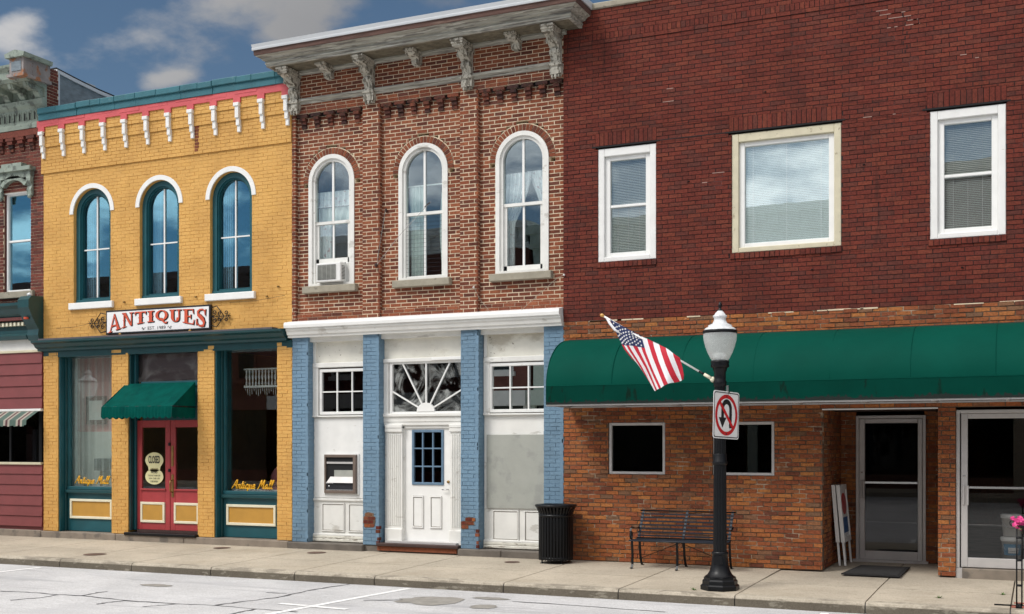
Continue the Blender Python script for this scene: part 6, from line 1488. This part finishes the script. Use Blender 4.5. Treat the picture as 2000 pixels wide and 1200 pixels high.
# wrought-iron flower stand at the right edge
FX, FY = -.235, -2.55; FZ = wz(FX, FY)
FS = thing('flower_stand', (FX, FY, FZ), 'black wrought iron flower stand with pink flowers at the right edge', 'flower stand')
m = MB()
for dx_ in (-.012, .045): m.tube([(dx_, 0, 0), (dx_, 0, 1.03)], .009, BLACK, 8)
for z in (.25, .55, .82): m.tube([(-.02, 0, z), (.055, 0, z)], .014, BLACK, 6)
m.tube([(0, 0, .97)]+[(-.055+.05*math.cos(t)*(1-i/16), 0, 1.0+.05*math.sin(t)*(1-i/16)) for i, t in enumerate([-.4-j*.5 for j in range(11)])], .006, BLACK, 6)
m.box(-.26, .10, -.015, .015, .0, .016, BLACK); m.box(-.02, .05, -.18, .18, .0, .014, BLACK); m.build('frame', FS, local=True)
m = MB(); m.lathe([(.001, .86), (.08, .87), (.13, .96), (.14, .97), (.13, .975), (.001, .96)], BLACK, (.12, 0, 0), 16); m.build('planter', FS, local=True)
m = MB(); random.seed(3)
for k in range(60):
    c_ = Vector((random.uniform(-.06, .26), random.uniform(-.10, .10), random.uniform(.93, 1.06)))
    for p in range(5):
        a = 2*PI*p/5; u = Vector((math.cos(a), random.uniform(-.5, .5), math.sin(a))).normalized(); v = Vector((-math.sin(a), .3, math.cos(a)))
        m.mesh([c_, c_+u*.020+v*.014, c_+u*.034, c_+u*.020-v*.014], [(0, 1, 2, 3)], PINKF)
m.build('flowers', FS, local=True)
m = MB()
for k in range(50):
    c_ = Vector((random.uniform(-.02, .26), random.uniform(-.10, .10), random.uniform(.92, 1.03))); a = random.uniform(0, 6.28); u = Vector((math.cos(a), random.uniform(-1, 1), random.uniform(-.3, 1))).normalized()*.035; v = u.orthogonal().normalized()*.01
    m.mesh([c_, c_+u*.5+v, c_+u, c_+u*.5-v], [(0, 1, 2, 3)], LEAFG)
m.build('leaves', FS, local=True)
m = MB(); z = wz(-.2, -2.5)
for (a, b, c_, d_) in ((-.30, -.10, -2.70, -2.60), (-.09, .1, -2.70, -2.60), (-.28, -.08, -2.35, -2.27)): m.bbox(a, b, c_, d_, z-.01, z+.012, PAVER, .003)
tag(m.build('red_paver'), 'red brick pavers set in the kerb beside the flower stand foot', 'pavers')

# ================================================================== ACROSS THE STREET (seen in the window reflections)
def far_building(name, x0, x1, h, wall, trim, label, nwin, cornice_h=.9, ped=False):
    T = thing(name, ((x0+x1)/2, -31.2, 0), label, 'building', 'buildings across the street'); y = -31.2
    m = MB(); m.box(x0, x1, y-12, y, 0, h-.2, wall); m.build('wall', T)
    m = MB(); m.box(x0-.1, x1+.1, y-1, y+.25, h-cornice_h, h-cornice_h+.25, trim); m.box(x0-.2, x1+.2, y-1, y+.55, h-.35, h, trim); m.box(x0, x1, y-.5, y+.35, h-cornice_h+.25, h-.35, trim)
    n = int((x1-x0)/.9)
    for k in range(n): x = x0+.4+k*.9; m.box(x, x+.18, y+.3, y+.5, h-cornice_h+.2, h-.35, trim)
    m.build('cornice', T)
    if ped: m = MB(); c_ = (x0+x1)/2; m.prism([(c_-1.2, h), (c_+1.2, h), (c_, h+1.1)], y-.2, y+.4, trim); m.build('pediment', T)
    for k in range(nwin):
        c_ = x0+(x1-x0)*(k+.5)/nwin
        m = MB(); m.box(c_-.65, c_+.65, y+.0, y+.06, 5.3, 8.1, trim); m.box(c_-.75, c_+.75, y, y+.2, 8.1, 8.35, trim); m.box(c_-.75, c_+.75, y, y+.2, 5.1, 5.3, trim)
        f = m.build('window', T); g = MB(); g.box(c_-.5, c_+.5, y+.061, y+.07, 5.4, 8.0, G_DARK); g.box(c_-.5, c_+.5, y+.07, y+.10, 6.65, 6.72, trim); g.build('pane', f)
    m = MB(); m.box(x0, x1, y, y+.5, 3.7, 4.4, trim); m.build('storefront_band', T)
    n = max(2, int((x1-x0)/3.2)); st = MB()
    for k in range(n+1): x = x0+(x1-x0)*k/n; st.box(x-.2, x+.2, y, y+.25, 0, 3.7, trim)
    st.box(x0, x1, y, y+.15, 0, .6, wall); st.build('storefront_posts', T)
    g = MB(); g.box(x0+.2, x1-.2, y+.02, y+.06, .6, 3.7, G_DARK); g.build('storefront_glass', T)
FBR = M('far_brick', (.16, .06, .045), .9, .15, 3, stretch=(1, 1, 8)); FBR2 = M('far_brick_brown', (.20, .10, .07), .9, .15, 3, stretch=(1, 1, 8)); FMI = M('far_mint', (.55, .63, .55), .7, .05)
far_building('far_brick_shop', -62, -36, 11.1, FBR, FBR, 'dark brick building across the street mirrored in the yellow building windows', 8, .7)
far_building('far_corniced_shop', -36, -21.5, 12.2, FBR, AGEW, 'brick building with pale cornice across the street mirrored in the arched windows', 5, 1.2)
far_building('far_green_shop', -21.3, -7.6, 11.9, FMI, FMI, 'pale green building with pediment across the street mirrored in the big window', 5, 1.0, True)
far_building('far_brown_shop', -7.4, 16, 13.0, FBR2, M('far_tan', (.5, .42, .32), .8), 'brown brick building across the street mirrored at the right of the big window', 7, .6)
